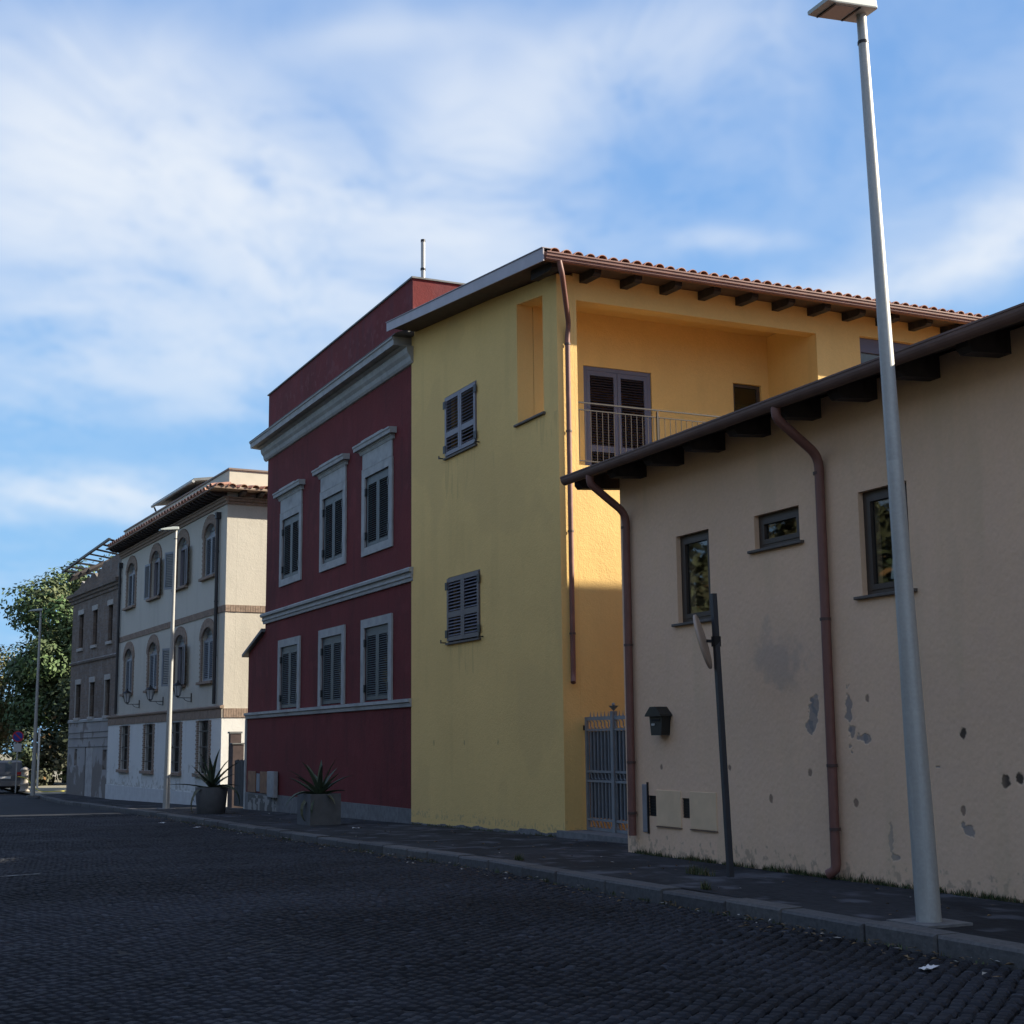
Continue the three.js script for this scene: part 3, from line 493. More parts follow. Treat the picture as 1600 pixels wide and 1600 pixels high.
  cols.forEach(([a, b]) => {
    for (const up of [1, 0]) {
      const y0 = up ? 6.03 : 2.522, y1 = up ? 8.15 : 4.49, hx0 = a + .22, hx1 = b - .22, hy0 = up ? 6.22 : 2.55, hy1 = up ? 7.95 : 4.28;
      const w = part(h, 'window_surround', [box(a, hx0, y0, y1, .002, .045), box(hx1, b, y0, y1, .002, .045), box(hx0, hx1, hy1, y1, .002, .045), ...(up ? [box(hx0, hx1, y0, hy0, .002, .045)] : [])], M.stoneTrim);
      if (up) { part(w, 'frieze_panel', [box(a + .03, b - .03, 8.155, 8.62, .002, .038), box(a + .01, b - .01, 8.15, 8.175, .038, .05)], M.stoneTrim);
        part(w, 'window_cap', [exX([[0, 8.55], [.05, 8.55], [.08, 8.62], [.10, 8.63], [.10, 8.66], [0, 8.66]], a - .10, b + .08), exX([[0, 8.662], [.17, 8.662], [.18, 8.74], [.20, 8.76], [.20, 8.80], [0, 8.81]], a - .28, b + .2), box(a + .25, b - .35, 8.812, 8.85, .0, .16)], M.stoneTrim); }
      part(w, 'window_frame', [box(hx0, hx0 + .05, hy0, hy1, -.14, -.01), box(hx1 - .05, hx1, hy0, hy1, -.14, -.01), box(hx0 + .05, hx1 - .05, hy1 - .11, hy1, -.14, -.012)], M.shutGreen);
      const xm = (hx0 + hx1) / 2;
      leaf(w, hx0 + .052, xm - .004, hy0 + .015, hy1 - .115, .0, M.shutGreen, M.slatGreen, { pitch: .052, st: .10, rail: .09 });
      leaf(w, xm + .004, hx1 - .052, hy0 + .015, hy1 - .115, .0, M.shutGreen, M.slatGreen, { pitch: .052, st: .10, rail: .09 });
      part(w, 'pane', box(hx0 + .01, hx1 - .01, hy0 + .01, hy1 - .01, -.22, -.2), M.glass);
      for (const yy of [hy0 + .2, hy1 - .45]) for (const x of [hx0 - .01, hx1 - .07]) part(w, 'hinge', box(x, x + .08, yy, yy + .18, .002, .05), M.iron);
    }
  });
  // meter cabinets low on the wing wall
  const tan = std(grain(.22, .115, .065, .5, 431, 1, 5), .75);
  for (const [x0, x1] of [[-13.5, -12.62], [-12.12, -11.3]]) part(h, 'cabinet_door', cham(x0, x1, .16, .78, .031, .055, .008), tan, 'stained tan cabinet door');
  part(h, 'cabinet_divider', box(-12.55, -12.2, .2, .72, .031, .045), std(rgb(.2, .21, .24), .6));
  part(h, 'meter_box', [cham(-11.0, -10.3, .08, .80, .031, .16, .012), box(-10.42, -10.36, .3, .42, .16, .168)], std(grain(.27, .275, .29, .2, 433, 1, 8), .6), 'pale grey meter box');
  part(h, 'patched_render', [box(-13.5, -10.4, -.38, .1, .0305, .036)], std(tex(256, 128, (u, v) => { const k = fbm(u * 4, v * 4, 16, 437, 4); return k > .52 ? [.28, .27, .26] : [.10, .095, .09]; }, 4, 2), .95), 'crumbling grey render below the cabinets');
  const fl = part(h, 'flue_pipe', new THREE.CylinderGeometry(.05, .05, 1.75, 14).translate(-.62, 12.4, -.5), M.galv); part(fl, 'flue_collar', [new THREE.CylinderGeometry(.062, .062, .05, 14).translate(-.62, 12.55, -.5), new THREE.CylinderGeometry(.055, .055, .06, 14).translate(-.62, 13.25, -.5)], M.iron);
  part(h, 'roof', box(-11.74, -.26, 10.9, 10.95, -.29, -9.09), M.lead);
}

// ───────────────────────── white house with arched windows ─────────────────────────
const LAN = [];
{
  const paint = (a, b, seed) => tex(1024, 1024, (u, v) => {
    const n = fbm(u * .7, v * .7, 128, seed, 5), f = vn(u * 24, v * 24, 4096, seed + 4), s = fbm(u * 3, v * .4, 256, seed + 6, 4);
    let c = (v < 2.45 || v > 15 ? b : a).map((q) => q * (.92 + .12 * n + .05 * (f - .5) - .07 * smooth(.55, .8, s)));
    const k = smooth(.5, .66, fbm(u * 6, v * 6, 512, seed + 9, 4) + .3 * (1 - smooth(-.2, .5, v > 15 ? v - 16 : v)) - .16); if (v < 1 || v > 15) c = c.map((q, i) => lerp(q, [.3, .28, .25][i], .6 * k));
    return c;
  }, 18, 16);
  const wt = std(paint([.485, .455, .40], [.64, .64, .63], 501), .92, { bumpMap: plasterBump, bumpScale: .012 });
  const h = thing('white_house', 'white and grey three-storey house with brick arched windows and tiled eave', 'house', [-45.9, 0, -11.3], 2.5 * D);
  const cx = [-13.7, -9.6, -5.6, -1.95], holes = [];
  for (const c of cx) for (const [ys, ye] of [[7.28, 8.72], [3.70, 5.14]]) holes.push({ x0: c - .68, x1: c + .68, y0: ys, y1: ye, arch: .40 });
  const gh = cx.map((c) => ({ x0: c - .64 - .1, x1: c + .64 - .1, y0: .62, y1: 2.38 }));
  part(h, 'wall', [wall([[-15.7, 2.44], [0, 2.44], [0, 10.0], [-15.7, 10.0]], holes, .36)], wt);
  part(h, 'ground_storey_wall', [wall([[-17.0, -1], [.03, -1], [.03, 2.438], [-17.0, 2.438]], gh, .36).translate(0, 0, .05)], wt);
  part(h, 'side_wall', [box(-.36, 0, 2.44, 10.0, -.362, -10), box(-.36, .03, -1, 2.438, -.312, -10)], wt);
  part(h, 'rear_walls', [box(-15.7, -15.35, -1, 10.0, -.362, -10), box(-15.35, -.362, -1, 10.0, -9.7, -10), box(-17.0, -15.702, -1, 2.438, -.312, -.6)], wt);
  part(h, 'inner_walls', [box(-15.34, -.365, 2.6, 2.74, -.365, -9.69), box(-15.34, -.365, 6.0, 6.14, -.365, -9.69), box(-15.34, -.365, -.8, -.7, -.365, -9.69), box(-15.34, -.365, 9.8, 9.9, -.365, -9.69)], M.room);
  part(h, 'plinth', [box(-17.03, .06, -1, -.04, .051, .08), box(.031, .06, -1, -.04, .05, -10)], std(grain(.52, .52, .53, .12, 521, 3, 6), .9));
  // brick courses: every brick on edge, joined
  const br = (x0, x1, y0, y1, z, p) => { const g = [], r = rng(Math.round(x0 * 31 + y0 * 7 + 900)); for (let x = x0; x < x1 - .02; x += p) g.push(box(x + .006, Math.min(x + p, x1) - .006, y0 + .004, y1 - .004, z - .03, z + .026 + r() * .008)); return g; };
  const mortar = std(grain(.34, .31, .27, .2, 523, 1, 10), .95);
  stuff(part(h, 'brick_course', [...br(-15.7, 0, 5.90, 6.13, 0, .085), ...br(0, 10, 5.90, 6.13, 0, .085).map((g) => toSide(g))], M.brick));
  stuff(part(h, 'brick_course', [...br(-17, .03, 2.44, 2.74, .05, .085), ...br(0, 10, 2.44, 2.74, .03, .085).map((g) => toSide(g))], M.brick));
  part(h, 'course_bed', [box(-15.7, .014, 5.897, 6.133, -.01, .014), box(.0, .014, 5.897, 6.133, -.012, -10), box(-17, .044, 2.437, 2.743, .0, .064), box(.0, .044, 2.437, 2.743, -.002, -10)], mortar);
  part(h, 'ledge', [exX([[0, 2.745], [.12, 2.745], [.14, 2.80], [.10, 2.83], [0, 2.85]], -17.05, .1)], M.brick);
  // eave: brick corbel, timber brackets, boards, gutter, tiles
  part(h, 'corbel', [exX([[0, 9.5], [.05, 9.5], [.06, 9.58], [.11, 9.6], [.12, 9.68], [.16, 9.69], [.16, 9.74], [0, 9.74]], -15.75, .16), box(0.001, .05, 9.5, 9.59, -.002, -10), box(.001, .11, 9.6, 9.68, -.002, -10), box(.001, .16, 9.69, 9.74, -.002, -10)], M.brick);
  const dk = std(grain(.045, .034, .035, .4, 527, 1, 10), .85);
  for (let k = 0; k < 36; k++) { const x = -15.6 + k * .44; part(h, 'eave_bracket', exX([[.0, 9.745], [.42, 9.78], [.56, 9.84], [.56, 9.9], [0, 9.9]], x, x + .13), dk); }
  for (let k = 0; k < 9; k++) { const z = -.35 - k * .62; part(h, 'eave_bracket', exZ([[0, 9.745], [.42, 9.78], [.56, 9.84], [.56, 9.9], [0, 9.9]], z - .15, z), dk); }
  part(h, 'eave_slab', [exX([[0, 9.902], [.66, 9.902], [.66, 9.95], [0, 10.05]], -15.9, .66), exZ([[0.001, 9.902], [.66, 9.902], [.66, 9.95], [.001, 10.05]], -10, -.001)], std(grain(.24, .17, .13, .3, 529, 1, 8), .9));
  { const r = rng(91); const tl = (x, y, z, ry) => { const o = new THREE.Mesh(eaveTile, M.tile[Math.floor(r() * 3)]); o.name = 'roof_tile'; o.castShadow = o.receiveShadow = true; o.rotation.order = 'YXZ'; o.rotation.set(.18, ry, 0); o.position.set(x, y, z); o.scale.set(1.5, 1.5, 1.6); h.add(o); };
    for (let k = 0; k < 17; k++) tl(.70, 9.96, .45 - k * .4, Math.PI / 2);
    for (let k = 0; k < 40; k++) tl(.42 - k * .4, 9.96, .70, 0); }
  // attic wall above the eave
  part(h, 'attic_wall', [box(-15.5, .02, 10.0, 10.66, -.3, -.04), box(-.3, .02, 10.0, 10.66, -.302, -9.8), box(-15.5, -15.2, 10.0, 10.66, -.302, -9.8)], std(grain(.50, .47, .40, .08, 531, 3, 4), .92));
  part(h, 'attic_coping', [box(-15.55, .07, 10.662, 10.72, -.34, .0), box(-.34, .07, 10.662, 10.72, -.341, -9.85)], std(rgb(.20, .15, .13), .8));
  part(h, 'roof_deck', box(-15.2, -.3, 10.05, 10.12, -.31, -9.8), M.lead);
  { const q = part(h, 'roof_cabin', box(-11.0, -6.0, 10.12, 11.25, -.75, -3.6), std(grain(.42, .22, .12, .2, 533, 2, 6), .9), 'rust-brown rooftop cabin'); part(q, 'cabin_roof', exX([[-.35, 11.26], [-.35, 11.36], [-3.9, 11.9], [-3.9, 11.8]], -11.9, -5.6), M.lead); part(q, 'cabin_gutter', tube([[-11.9, 11.25, -.33], [-5.6, 11.25, -.33]], .06, 8), M.galv); part(q, 'cabin_brace', tube([[-11.75, 11.2, -.38], [-11.7, 10.9, -.5], [-11.05, 10.75, -.8]], .035, 6), M.iron); }
  // arched windows
  const glassBlue = M.glass, shut = std(grain(.20, .22, .25, .15, 537, 1, 6), .6), shutSl = std(rgb(.21, .23, .26), .55), fan = std(rgb(.26, .31, .34), .5);
  cx.forEach((c, i) => [[7.28, 8.72, 1], [3.70, 5.14, 0]].forEach(([ys, ye, up]) => {
    const v = [], n = 15, R = .68; for (let k = 0; k < n; k++) { const a = Math.PI * (k + .5) / n; v.push(new THREE.BoxGeometry(.30, .155, .075).rotateZ(a).translate(c + (R + .15) * Math.cos(a), ye + (.40 + .13) * Math.sin(a) * 1.02, .01)); }
    const jm = []; for (let k = 0; k < 19; k++) for (const s of [-1, 1]) { const wd = k & 1 ? .2 : .27; jm.push(box(c + s * .68, c + s * (.68 + wd), ys + k * .076, ys + k * .076 + .066, -.02, .03)); }
    const w = part(h, 'window', [box(c - .68, c - .61, ys, ye, -.2, -.1), box(c + .61, c + .68, ys, ye, -.2, -.1), box(c - .61, c + .61, ye - .03, ye + .05, -.2, -.095), box(c - .61, c + .61, ye + .17, ye + .2, -.17, -.13), box(c - .035, c + .035, ys, ye - .03, -.2, -.1)], M.shutLilac);
    stuff(part(w, 'brick_arch', [...v, ...jm], M.brick));
    part(w, 'pane', box(c - .66, c + .66, ys, ye - .02, -.19, -.18), glassBlue); part(w, 'fanlight', box(c - .66, c + .66, ye + .05, ye + .39, -.175, -.16), fan);
    part(w, 'sill', cham(c - .95, c + .9, ys - .10, ys - .004, -.1, .14, .01), M.brick);
    const open = (up && (i === 1 || i === 2)) || (!up && i === 2);
    if (!open) { leaf(w, c - .66, c - .004, ys + .01, ye - .035, -.04, shut, shutSl, { pitch: .06, st: .08 }); leaf(w, c + .004, c + .66, ys + .01, ye - .035, -.04, shut, shutSl, { pitch: .06, st: .08 }); }
    else for (const s of [-1, 1]) { const l = leaf(w, 0, .66, ys + .01, ye - .035, 0, shut, shutSl, { pitch: .06, st: .08 }); const ang = s < 0 ? (i === 1 ? 4 : 24) : 14; l.position.set(c + s * .68, 0, .04); l.rotation.y = s < 0 ? Math.PI + ang * D : -ang * D; }
  }));
  // ground-floor windows with bars
  gh.forEach(({ x0, x1, y0, y1 }) => {
    const jm = []; for (let k = 0; k < 23; k++) for (const s of [0, 1]) { const wd = k & 1 ? .2 : .27, x = s ? x1 : x0 - wd; jm.push(box(x, x + wd, y0 + k * .077, y0 + k * .077 + .067, .03, .08)); }
    const w = part(h, 'window', [box(x0, x0 + .06, y0, y1, -.18, -.1), box(x1 - .06, x1, y0, y1, -.18, -.1), box(x0 + .06, x1 - .06, y1 - .06, y1, -.18, -.1), box((x0 + x1) / 2 - .03, (x0 + x1) / 2 + .03, y0, y1 - .06, -.18, -.1)], M.brownFrame);
    stuff(part(w, 'brick_jambs', jm, M.brick)); part(w, 'pane', box(x0, x1, y0, y1, -.17, -.16), M.glass);
    part(w, 'sill', cham(x0 - .3, x1 + .28, y0 - .12, y0 - .004, -.1, .17, .01), M.brick);
    const b = []; for (let k = 1; k < 7; k++) b.push(bar([lerp(x0, x1, k / 7), y0, .02], [lerp(x0, x1, k / 7), y1, .02], .018)); for (const q of [.2, .5, .8]) b.push(bar([x0, lerp(y0, y1, q), .02], [x1, lerp(y0, y1, q), .02], .012, .03)); part(w, 'window_grille', b, M.iron);
    part(w, 'lintel', box(x0 - .02, x1 + .02, y1 + .004, y1 + .05, -.05, .062), M.stoneTrim);
  });
  const dp = std(rgb(.035, .034, .038), .55, { metalness: .3 });
  for (const x of [-.79, -15.5]) { const d = part(h, 'downpipe', tube([[x, 9.3, .09], [x, 2.9, .09]], .06, 10), dp); part(d, 'hopper', box(x - .1, x + .1, 9.1, 9.32, .01, .17), dp); for (const y of [8, 6.3, 4.5]) part(d, 'pipe_collar', new THREE.CylinderGeometry(.07, .07, .05, 10).translate(x, y, .09), dp); }
  h.updateMatrixWorld(); for (const x of [-11.63, -7.85, -3.88]) LAN.push(h.localToWorld(V(x, 3.2, 0)));
}
// lanterns on brackets
LAN.forEach((p, i) => {
  const l = thing('wall_lantern', ['black wall lantern under the first-floor window beside the brick ruin end', 'black wall lantern between the second and third arched windows', 'black wall lantern just left of the last arched window'][i], 'lantern', p.toArray(), 2.5 * D, 'lanterns along the white house front');
  part(l, 'bracket', [box(-.05, .05, -.18, .2, .001, .03), bar([0, .0, .03], [0, .0, .62], .03), ...Array.from({ length: 8 }, (_, k) => { const a = k / 8 * Math.PI / 2, b = (k + 1) / 8 * Math.PI / 2; return bar([0, -.16 * Math.cos(a), .03 + .3 * Math.sin(a)], [0, -.16 * Math.cos(b), .03 + .3 * Math.sin(b)], .018); })], M.iron);
  part(l, 'lantern_frame', [new THREE.CylinderGeometry(.22, .12, .02, 6).translate(0, .52, .60), new THREE.ConeGeometry(.24, .16, 6).translate(0, .61, .60), new THREE.SphereGeometry(.035, 8, 6).translate(0, .71, .60), new THREE.CylinderGeometry(.1, .06, .06, 6).translate(0, .06, .60), ...Array.from({ length: 6 }, (_, k) => { const a = k / 6 * 2 * Math.PI; return bar([.11 * Math.sin(a), .08, .6 + .11 * Math.cos(a)], [.2 * Math.sin(a), .52, .6 + .2 * Math.cos(a)], .016); })], M.iron);
  l.scale.setScalar(.82);
  part(l, 'lantern_glass', new THREE.CylinderGeometry(.185, .1, .43, 6, 1, true).translate(0, .3, .60), new THREE.MeshPhysicalMaterial({ color: rgb(.75, .76, .78), roughness: .5, transmission: .6, thickness: 0, side: THREE.DoubleSide }));
});

// ───────────────────────── ruined brick house ─────────────────────────
{
  const t = tex(1024, 1024, (u, v) => {
    const n = fbm(u * .8, v * .8, 64, 601, 5), s = fbm(u * 3, v * 3, 256, 605, 4);
    if (v < 2.7 || v > 11) { const vv = v > 11 ? v - 12 : v, k = smooth(.5, .6, fbm(u * 2.4 + 7, vv * 1.9 + 20, 512, 607, 5) + .34 * smooth(1.3, -.5, vv) - .1); const a = [.33, .32, .32].map((q) => q * (.75 + .45 * n)); return a.map((q, i) => lerp(q, [.15, .125, .11][i], .75 * k)); }
    const row = Math.floor(v / .066), off = row & 1 ? .13 : 0, bx = (u + off) / .26, jb = Math.min(Math.abs(bx - Math.round(bx)) * .26, Math.abs(v / .066 - Math.round(v / .066)) * .066);
    const hv = hash(Math.floor(bx), row, 9), k = (.7 + .5 * n) * (.8 + .4 * hv);
    let c = jb < .008 ? [.15, .138, .13] : [.165 * k, .118 * k, .092 * k];
    if (s > .56) c = c.map((q, i) => lerp(q, [.22, .195, .18][i], .5 * smooth(.56, .7, s))); // remains of old render
    return c;
  }, 10, 12);
  const bm = std(t, .95, { bumpMap: grainBump, bumpScale: .012 });
  const h = thing('ruined_house', 'roofless brick house with whitewashed ground floor and bare roof frame', 'house', [-61.585, 0, -10.66], 5 * D);
  const up = [[-7.35, -6.55], [-4.72, -4.0], [-2.05, -1.35]], hs = [];
  for (const [a, b] of up) hs.push({ x0: a, x1: b, y0: 6.1, y1: 7.68 }, { x0: a - .1, x1: b - .08, y0: 2.88, y1: 4.42 });
  hs.push({ x0: -2.25, x1: -1.6, y0: .56, y1: 1.42 }, { x0: -7.35, x1: -6.85, y0: .7, y1: 1.45 });
  const topEdge = [[.02, 9.86], [-1.2, 9.84], [-1.9, 9.8], [-2.6, 9.72], [-3.2, 9.78], [-3.6, 9.5], [-4.0, 9.55], [-4.3, 9.2], [-4.8, 9.42], [-5.3, 9.5], [-5.6, 9.3], [-6.2, 9.38], [-6.7, 9.15], [-7.2, 9.3], [-7.6, 9.0], [-8.7, 8.9]];
  part(h, 'wall', [wall([[-8.7, -1], [.02, -1], ...topEdge], hs, .4)], bm);
  part(h, 'side_walls', [box(-8.7, -8.3, -1, 8.9, -.402, -9), box(-.38, .02, -1, 9.8, -.402, -9), box(-8.29, -.39, -1, 8.6, -8.6, -9), box(-8.29, -.39, 5.2, 5.4, -.402, -8.59)], bm);
  part(h, 'cornice', [exX([[0, 8.3], [.06, 8.3], [.08, 8.42], [.16, 8.45], [.18, 8.55], [.28, 8.58], [.3, 8.72], [0, 8.8]], -9.0, .02)], bm);
  part(h, 'string_course', exX([[0, 5.36], [.06, 5.37], [.09, 5.46], [0, 5.52]], -8.75, .02), bm);
  part(h, 'whitewash_ledge', exX([[0, 2.64], [.05, 2.66], [.05, 2.76], [0, 2.8]], -8.72, .0), M.stoneTrim);
  const st = std(grain(.36, .34, .32, .25, 621, 1, 8), .9);
  for (const [a, b] of up) for (const lo of [0, 1]) {
    const x0 = lo ? a - .1 : a, x1 = lo ? b - .08 : b, y0 = lo ? 2.88 : 6.1, y1 = lo ? 4.42 : 7.68;
    const w = part(h, 'window', [box(x0 + .001, x0 + .06, y0, y1, -.2, -.12), box(x1 - .06, x1 - .001, y0, y1, -.2, -.12), box((x0 + x1) / 2 - .02, (x0 + x1) / 2 + .02, y0, y1, -.19, -.13), box(x0 + .06, x1 - .06, lerp(y0, y1, .6), lerp(y0, y1, .6) + .05, -.19, -.13)], M.brownFrame);
    part(w, 'pane', box(x0, x1, y0, y1, -.25, -.235), M.glass); part(w, 'lintel', cham(x0 - .12, x1 + .12, y1 + .0, y1 + .24, -.1, .05, .012), st); part(w, 'sill', cham(x0 - .12, x1 + .12, y0 - .14, y0, -.1, .08, .012), st);
    if (lo) part(w, 'jamb_stones', [box(x0 - .1, x0, y0, y1, -.05, .03)], st);
  }
  part(h, 'door', box(-5.15, -3.95, -.7, 1.5, -.02, .015), std(grain(.36, .35, .35, .3, 627, 1, 6), .9), 'blocked up doorway, whitewashed'); part(h, 'door_edge', box(-5.24, -5.155, -.7, 1.55, .0, .03), std(rgb(.1, .09, .085), .9));
  part(h, 'inner_walls', [box(-8.29, -.39, 2.5, 2.6, -.402, -8.59), box(-8.29, -.39, 8.2, 8.35, -.402, -8.59)], M.room);
  for (const y of [2.2, 1.95, 1.55]) part(h, 'cable', tube([[-8.6, y - .02, .03], [-4, y, .03], [0, y + .02, .03]], .012, 5), M.iron);
  // bare frame of the lost roof, leaning out over the parapet
  const rail = (a, b, w) => part(h, 'roof_timber', bar(a, b, w), M.iron);
  rail([-9.7, 10.0, .35], [-1.0, 10.5, .35], .1);
  for (let k = 0; k < 8; k++) { const x = -9.5 + k * 1.2; rail([x, 10.02 + k * .068, .33], [x + .25, 9.9 + k * .02, -1.5], .075); }
  for (const [x, w] of [[-7.9, .5], [-6.1, .4], [-4.6, .35]]) part(h, 'broken_plank', new THREE.BoxGeometry(w * 1.6, .1, 1.1).rotateX(.5).rotateZ(.25).translate(x, 9.72, -.1), M.wood);
}

// ───────────────────────── gates between the houses ─────────────────────────
{
  const g = thing('garden_gate', 'pale grey wrought iron gate between the yellow and cream houses', 'gate', [-21.70, 0, -11.68]);
  const y = (a) => a, m = M.gatePaint;
  part(g, 'frame', [box(0, .05, .06, 1.96, -.025, .025), box(.05, 3.8, 1.90, 1.96, -.02, .02), box(.05, 3.8, 1.72, 1.76, -.02, .02), box(.05, 3.8, 1.02, 1.06, -.02, .02), box(.05, 3.8, .86, .90, -.02, .02), box(.05, 3.8, .22, .26, -.02, .02), box(.05, 3.8, .06, .11, -.02, .02)], m);
  for (let k = 0; k < 29; k++) { const x = .17 + k * .125; part(g, 'bar', [box(x - .012, x + .012, .26, .86, -.012, .012), box(x - .012, x + .012, 1.06, 1.72, -.012, .012)], m); }
  for (let k = 0; k < 29; k++) for (const [a, b] of [[1.76, 1.90], [.90, 1.02], [.11, .22]]) { const x = .17 + k * .125; part(g, 'scroll', tube([[x - .045, b - .01, 0], [x + .0, b - .03, 0], [x, a + .03, 0], [x + .045, a + .01, 0]], .011, 5, .04), m); }
  for (let k = 0; k < 29; k++) { const x = .17 + k * .125; part(g, 'spike', new THREE.ConeGeometry(.016, .1, 6).translate(x, 2.01, 0), m); }
  part(g, 'backing_sheet', box(.05, 3.8, .27, 1.715, -.04, -.03), M.gateSheet);
  for (const x of [.98, 2.9]) { const p = part(g, 'gate_post', box(x - .045, x + .045, -.02, 2.04, -.045, .05), m); part(p, 'finial', [new THREE.ConeGeometry(.085, .09, 10).rotateX(Math.PI).translate(x, 2.085, 0), new THREE.SphereGeometry(.03, 10, 8).translate(x, 2.15, 0)], m); }
  part(g, 'hinge', box(-.08, .0, 1.74, 1.82, -.03, .03), M.iron);
  const s = part(scene, 'threshold_slab', box(-21.9, -17.6, -.12, .055, -11.86, -11.18), M.concrete); tag(s, 'rough concrete threshold slab under the iron gate', 'slab', null, 'structure'); s.name = numbered('threshold_slab');
}
{
  const b = G(-44.5), g = thing('yard_gate', 'dark timber board gate between white and red houses', 'gate', [-44.45, b, -11.35]);
  const wd = [std(grain(.03, .034, .042, .4, 701, 1, 9), .8), std(grain(.042, .044, .05, .4, 703, 1, 9), .8)];
  for (let k = 0; k < 10; k++) part(g, 'board', box(k * .155 + .003, k * .155 + .15, .06, 1.46 + .015 * (k % 3), -.03, .0), wd[k & 1]);
  part(g, 'gate_rail', [box(0, 1.56, .3, .4, -.07, -.031), box(0, 1.56, 1.1, 1.2, -.07, -.031)], wd[0]);
  const p = thing('gate_pillar', 'stepped dark pillar beside the timber yard gate', 'pillar', [-44.72, b, -11.4]), pm = std(grain(.06, .042, .042, .3, 705, 1, 10), .9);
  part(p, 'shaft', [box(-.36, -.12, -.2, 2.30, -.25, .1), box(-.118, .22, -.2, 1.96, -.25, .1)], pm); part(p, 'cap', [box(-.39, -.1, 2.302, 2.36, -.28, .13), box(-.098, .25, 1.962, 2.0, -.28, .13)], M.lead);
}

// ───────────────────────── street lamps ─────────────────────────
function lamp(x, z, H, lean, label) {
  const l = thing('street_lamp', label, 'street lamp', [x, G(x), z], 0, 'street lamps along the kerb');
  const lx = lean[0], lz = lean[1], pts = [[.106, 0], [.102, .9], [.079, 3], [.060, 5.5], [.047, H - .25], [.046, H - .02], [.0, H]];
  const g = new THREE.LatheGeometry(pts.map(([r, y]) => new THREE.Vector2(r, y)), 24); const p = g.attributes.position;
  for (let i = 0; i < p.count; i++) { const t = p.getY(i) / H; p.setX(i, p.getX(i) + lx * t); p.setZ(i, p.getZ(i) + lz * t); }
  g.computeVertexNormals(); part(l, 'pole', g, M.galv);
  part(l, 'pole_band', new THREE.CylinderGeometry(.052, .053, .03, 20).translate(lx * .975, H - .28, lz * .975), M.iron);
  const head = part(l, 'lamp_head', [new THREE.ExtrudeGeometry(new THREE.Shape([[-.06, .02], [.42, .03], [.5, .04], [.5, .05], [.36, .075], [.1, .095], [-.06, .08]].map((q) => new THREE.Vector2(...q))), { depth: .28, bevelEnabled: true, bevelSize: .015, bevelThickness: .02, bevelSegments: 2 }).translate(0, 0, -.14).rotateY(-Math.PI / 2)], std(rgb(.40, .44, .43), .5));
  part(head, 'lamp_lens', box(-.12, .12, .006, .024, .16, .40), std(rgb(.22, .2, .2), .3)); part(head, 'lens_frame', [box(-.14, .14, .0, .02, .11, .13), box(-.14, .14, .004, .024, .41, .425)], M.iron);
  part(head, 'spigot', new THREE.CylinderGeometry(.045, .046, .12, 14).translate(0, .0, .0), M.galv);
  head.position.set(lx, H - .0, lz); head.rotation.x = .12;
  const base = part(l, 'base_slab', box(-.26, .26, -.06, .018, -.24, .24), M.concrete);
  return l;
}
lamp(-9.62, -8.43, 8.36, [-.23, .0], 'tall pale galvanised street lamp standing before the cream house');
lamp(-45.3, -9.42, 8.80, [.12, -.04], 'pale street lamp standing before the white house with arched windows');
lamp(-68.6, -8.2, 8.45, [.1, 0], 'street lamp standing at the far corner of the ruined brick house');
lamp(-96, -8.9, 8.4, [.2, 0], 'distant street lamp rising among the dark trees');

// ───────────────────────── traffic mirror ─────────────────────────
{
  const m = thing('traffic_mirror', 'round traffic mirror seen edge-on, on a leaning dark post', 'mirror', [-13.93, 0, -9.34]);
  part(m, 'post', bar([0, -.05, 0], [-.16, 3.27, 0], .062), std(rgb(.05, .052, .06), .55, { metalness: .4 }));
  const prof = [[0, .03], [.12, .027], [.22, .02], [.29, .01], [.325, 0], [.335, -.004], [.335, -.03], [.31, -.038], [.2, -.05], [0, -.055]].map(([r, y]) => new THREE.Vector2(r, y));
  const n = V(-.50, -.2, .60).normalize(), q = new THREE.Quaternion().setFromUnitVectors(V(0, 1, 0), n);
  const shell = part(m, 'mirror_shell', new THREE.LatheGeometry(prof.slice(4).reverse(), 28), std(rgb(.36, .28, .23), .6)); shell.quaternion.copy(q);
  const face = part(shell, 'mirror_face', new THREE.LatheGeometry(prof.slice(0, 5).reverse(), 28), std(rgb(.75, .75, .75), .06, { metalness: 1 }));
  shell.position.set(-.27, 2.70, .12);
  part(m, 'arm', [bar([-.13, 2.70, .0], [-.225, 2.71, .07], .035), box(-.17, -.1, 2.64, 2.76, -.045, .045)], M.iron);
}

// ───────────────────────── agaves in concrete planters ─────────────────────────
function agaveLeaf(len, w, el, droop, r) {
  const n = 8, pos = [], pts = [];
  let x = 0, y = 0, e = el;
  for (let i = 0; i <= n; i++) { const t = i / n, ww = w * (t < .25 ? .75 + t : Math.pow(1 - (t - .25) / .75, .8)) + .002; pts.push([x, y, ww, e]); x += Math.cos(e) * len / n; y += Math.sin(e) * len / n; e -= droop / n * (1 + t); }
  const ring = pts.map(([a, b, ww, ee]) => { const nx = -Math.sin(ee), ny = Math.cos(ee); return [[a + nx * ww * .35, b + ny * ww * .35, -ww], [a, b, 0], [a + nx * ww * .35, b + ny * ww * .35, ww], [a - nx * ww * .35, b - ny * ww * .35, 0]]; });
  const q = (A, B, C, E2) => pos.push(...A, ...B, ...C, ...A, ...C, ...E2);
  for (let i = 0; i < n; i++) for (let k = 0; k < 4; k++) q(ring[i][k], ring[i][(k + 1) % 4], ring[i + 1][(k + 1) % 4], ring[i + 1][k]);
  const g = new THREE.BufferGeometry(); g.setAttribute('position', new THREE.Float32BufferAttribute(pos, 3)); g.computeVertexNormals(); return g.rotateY(r);
}
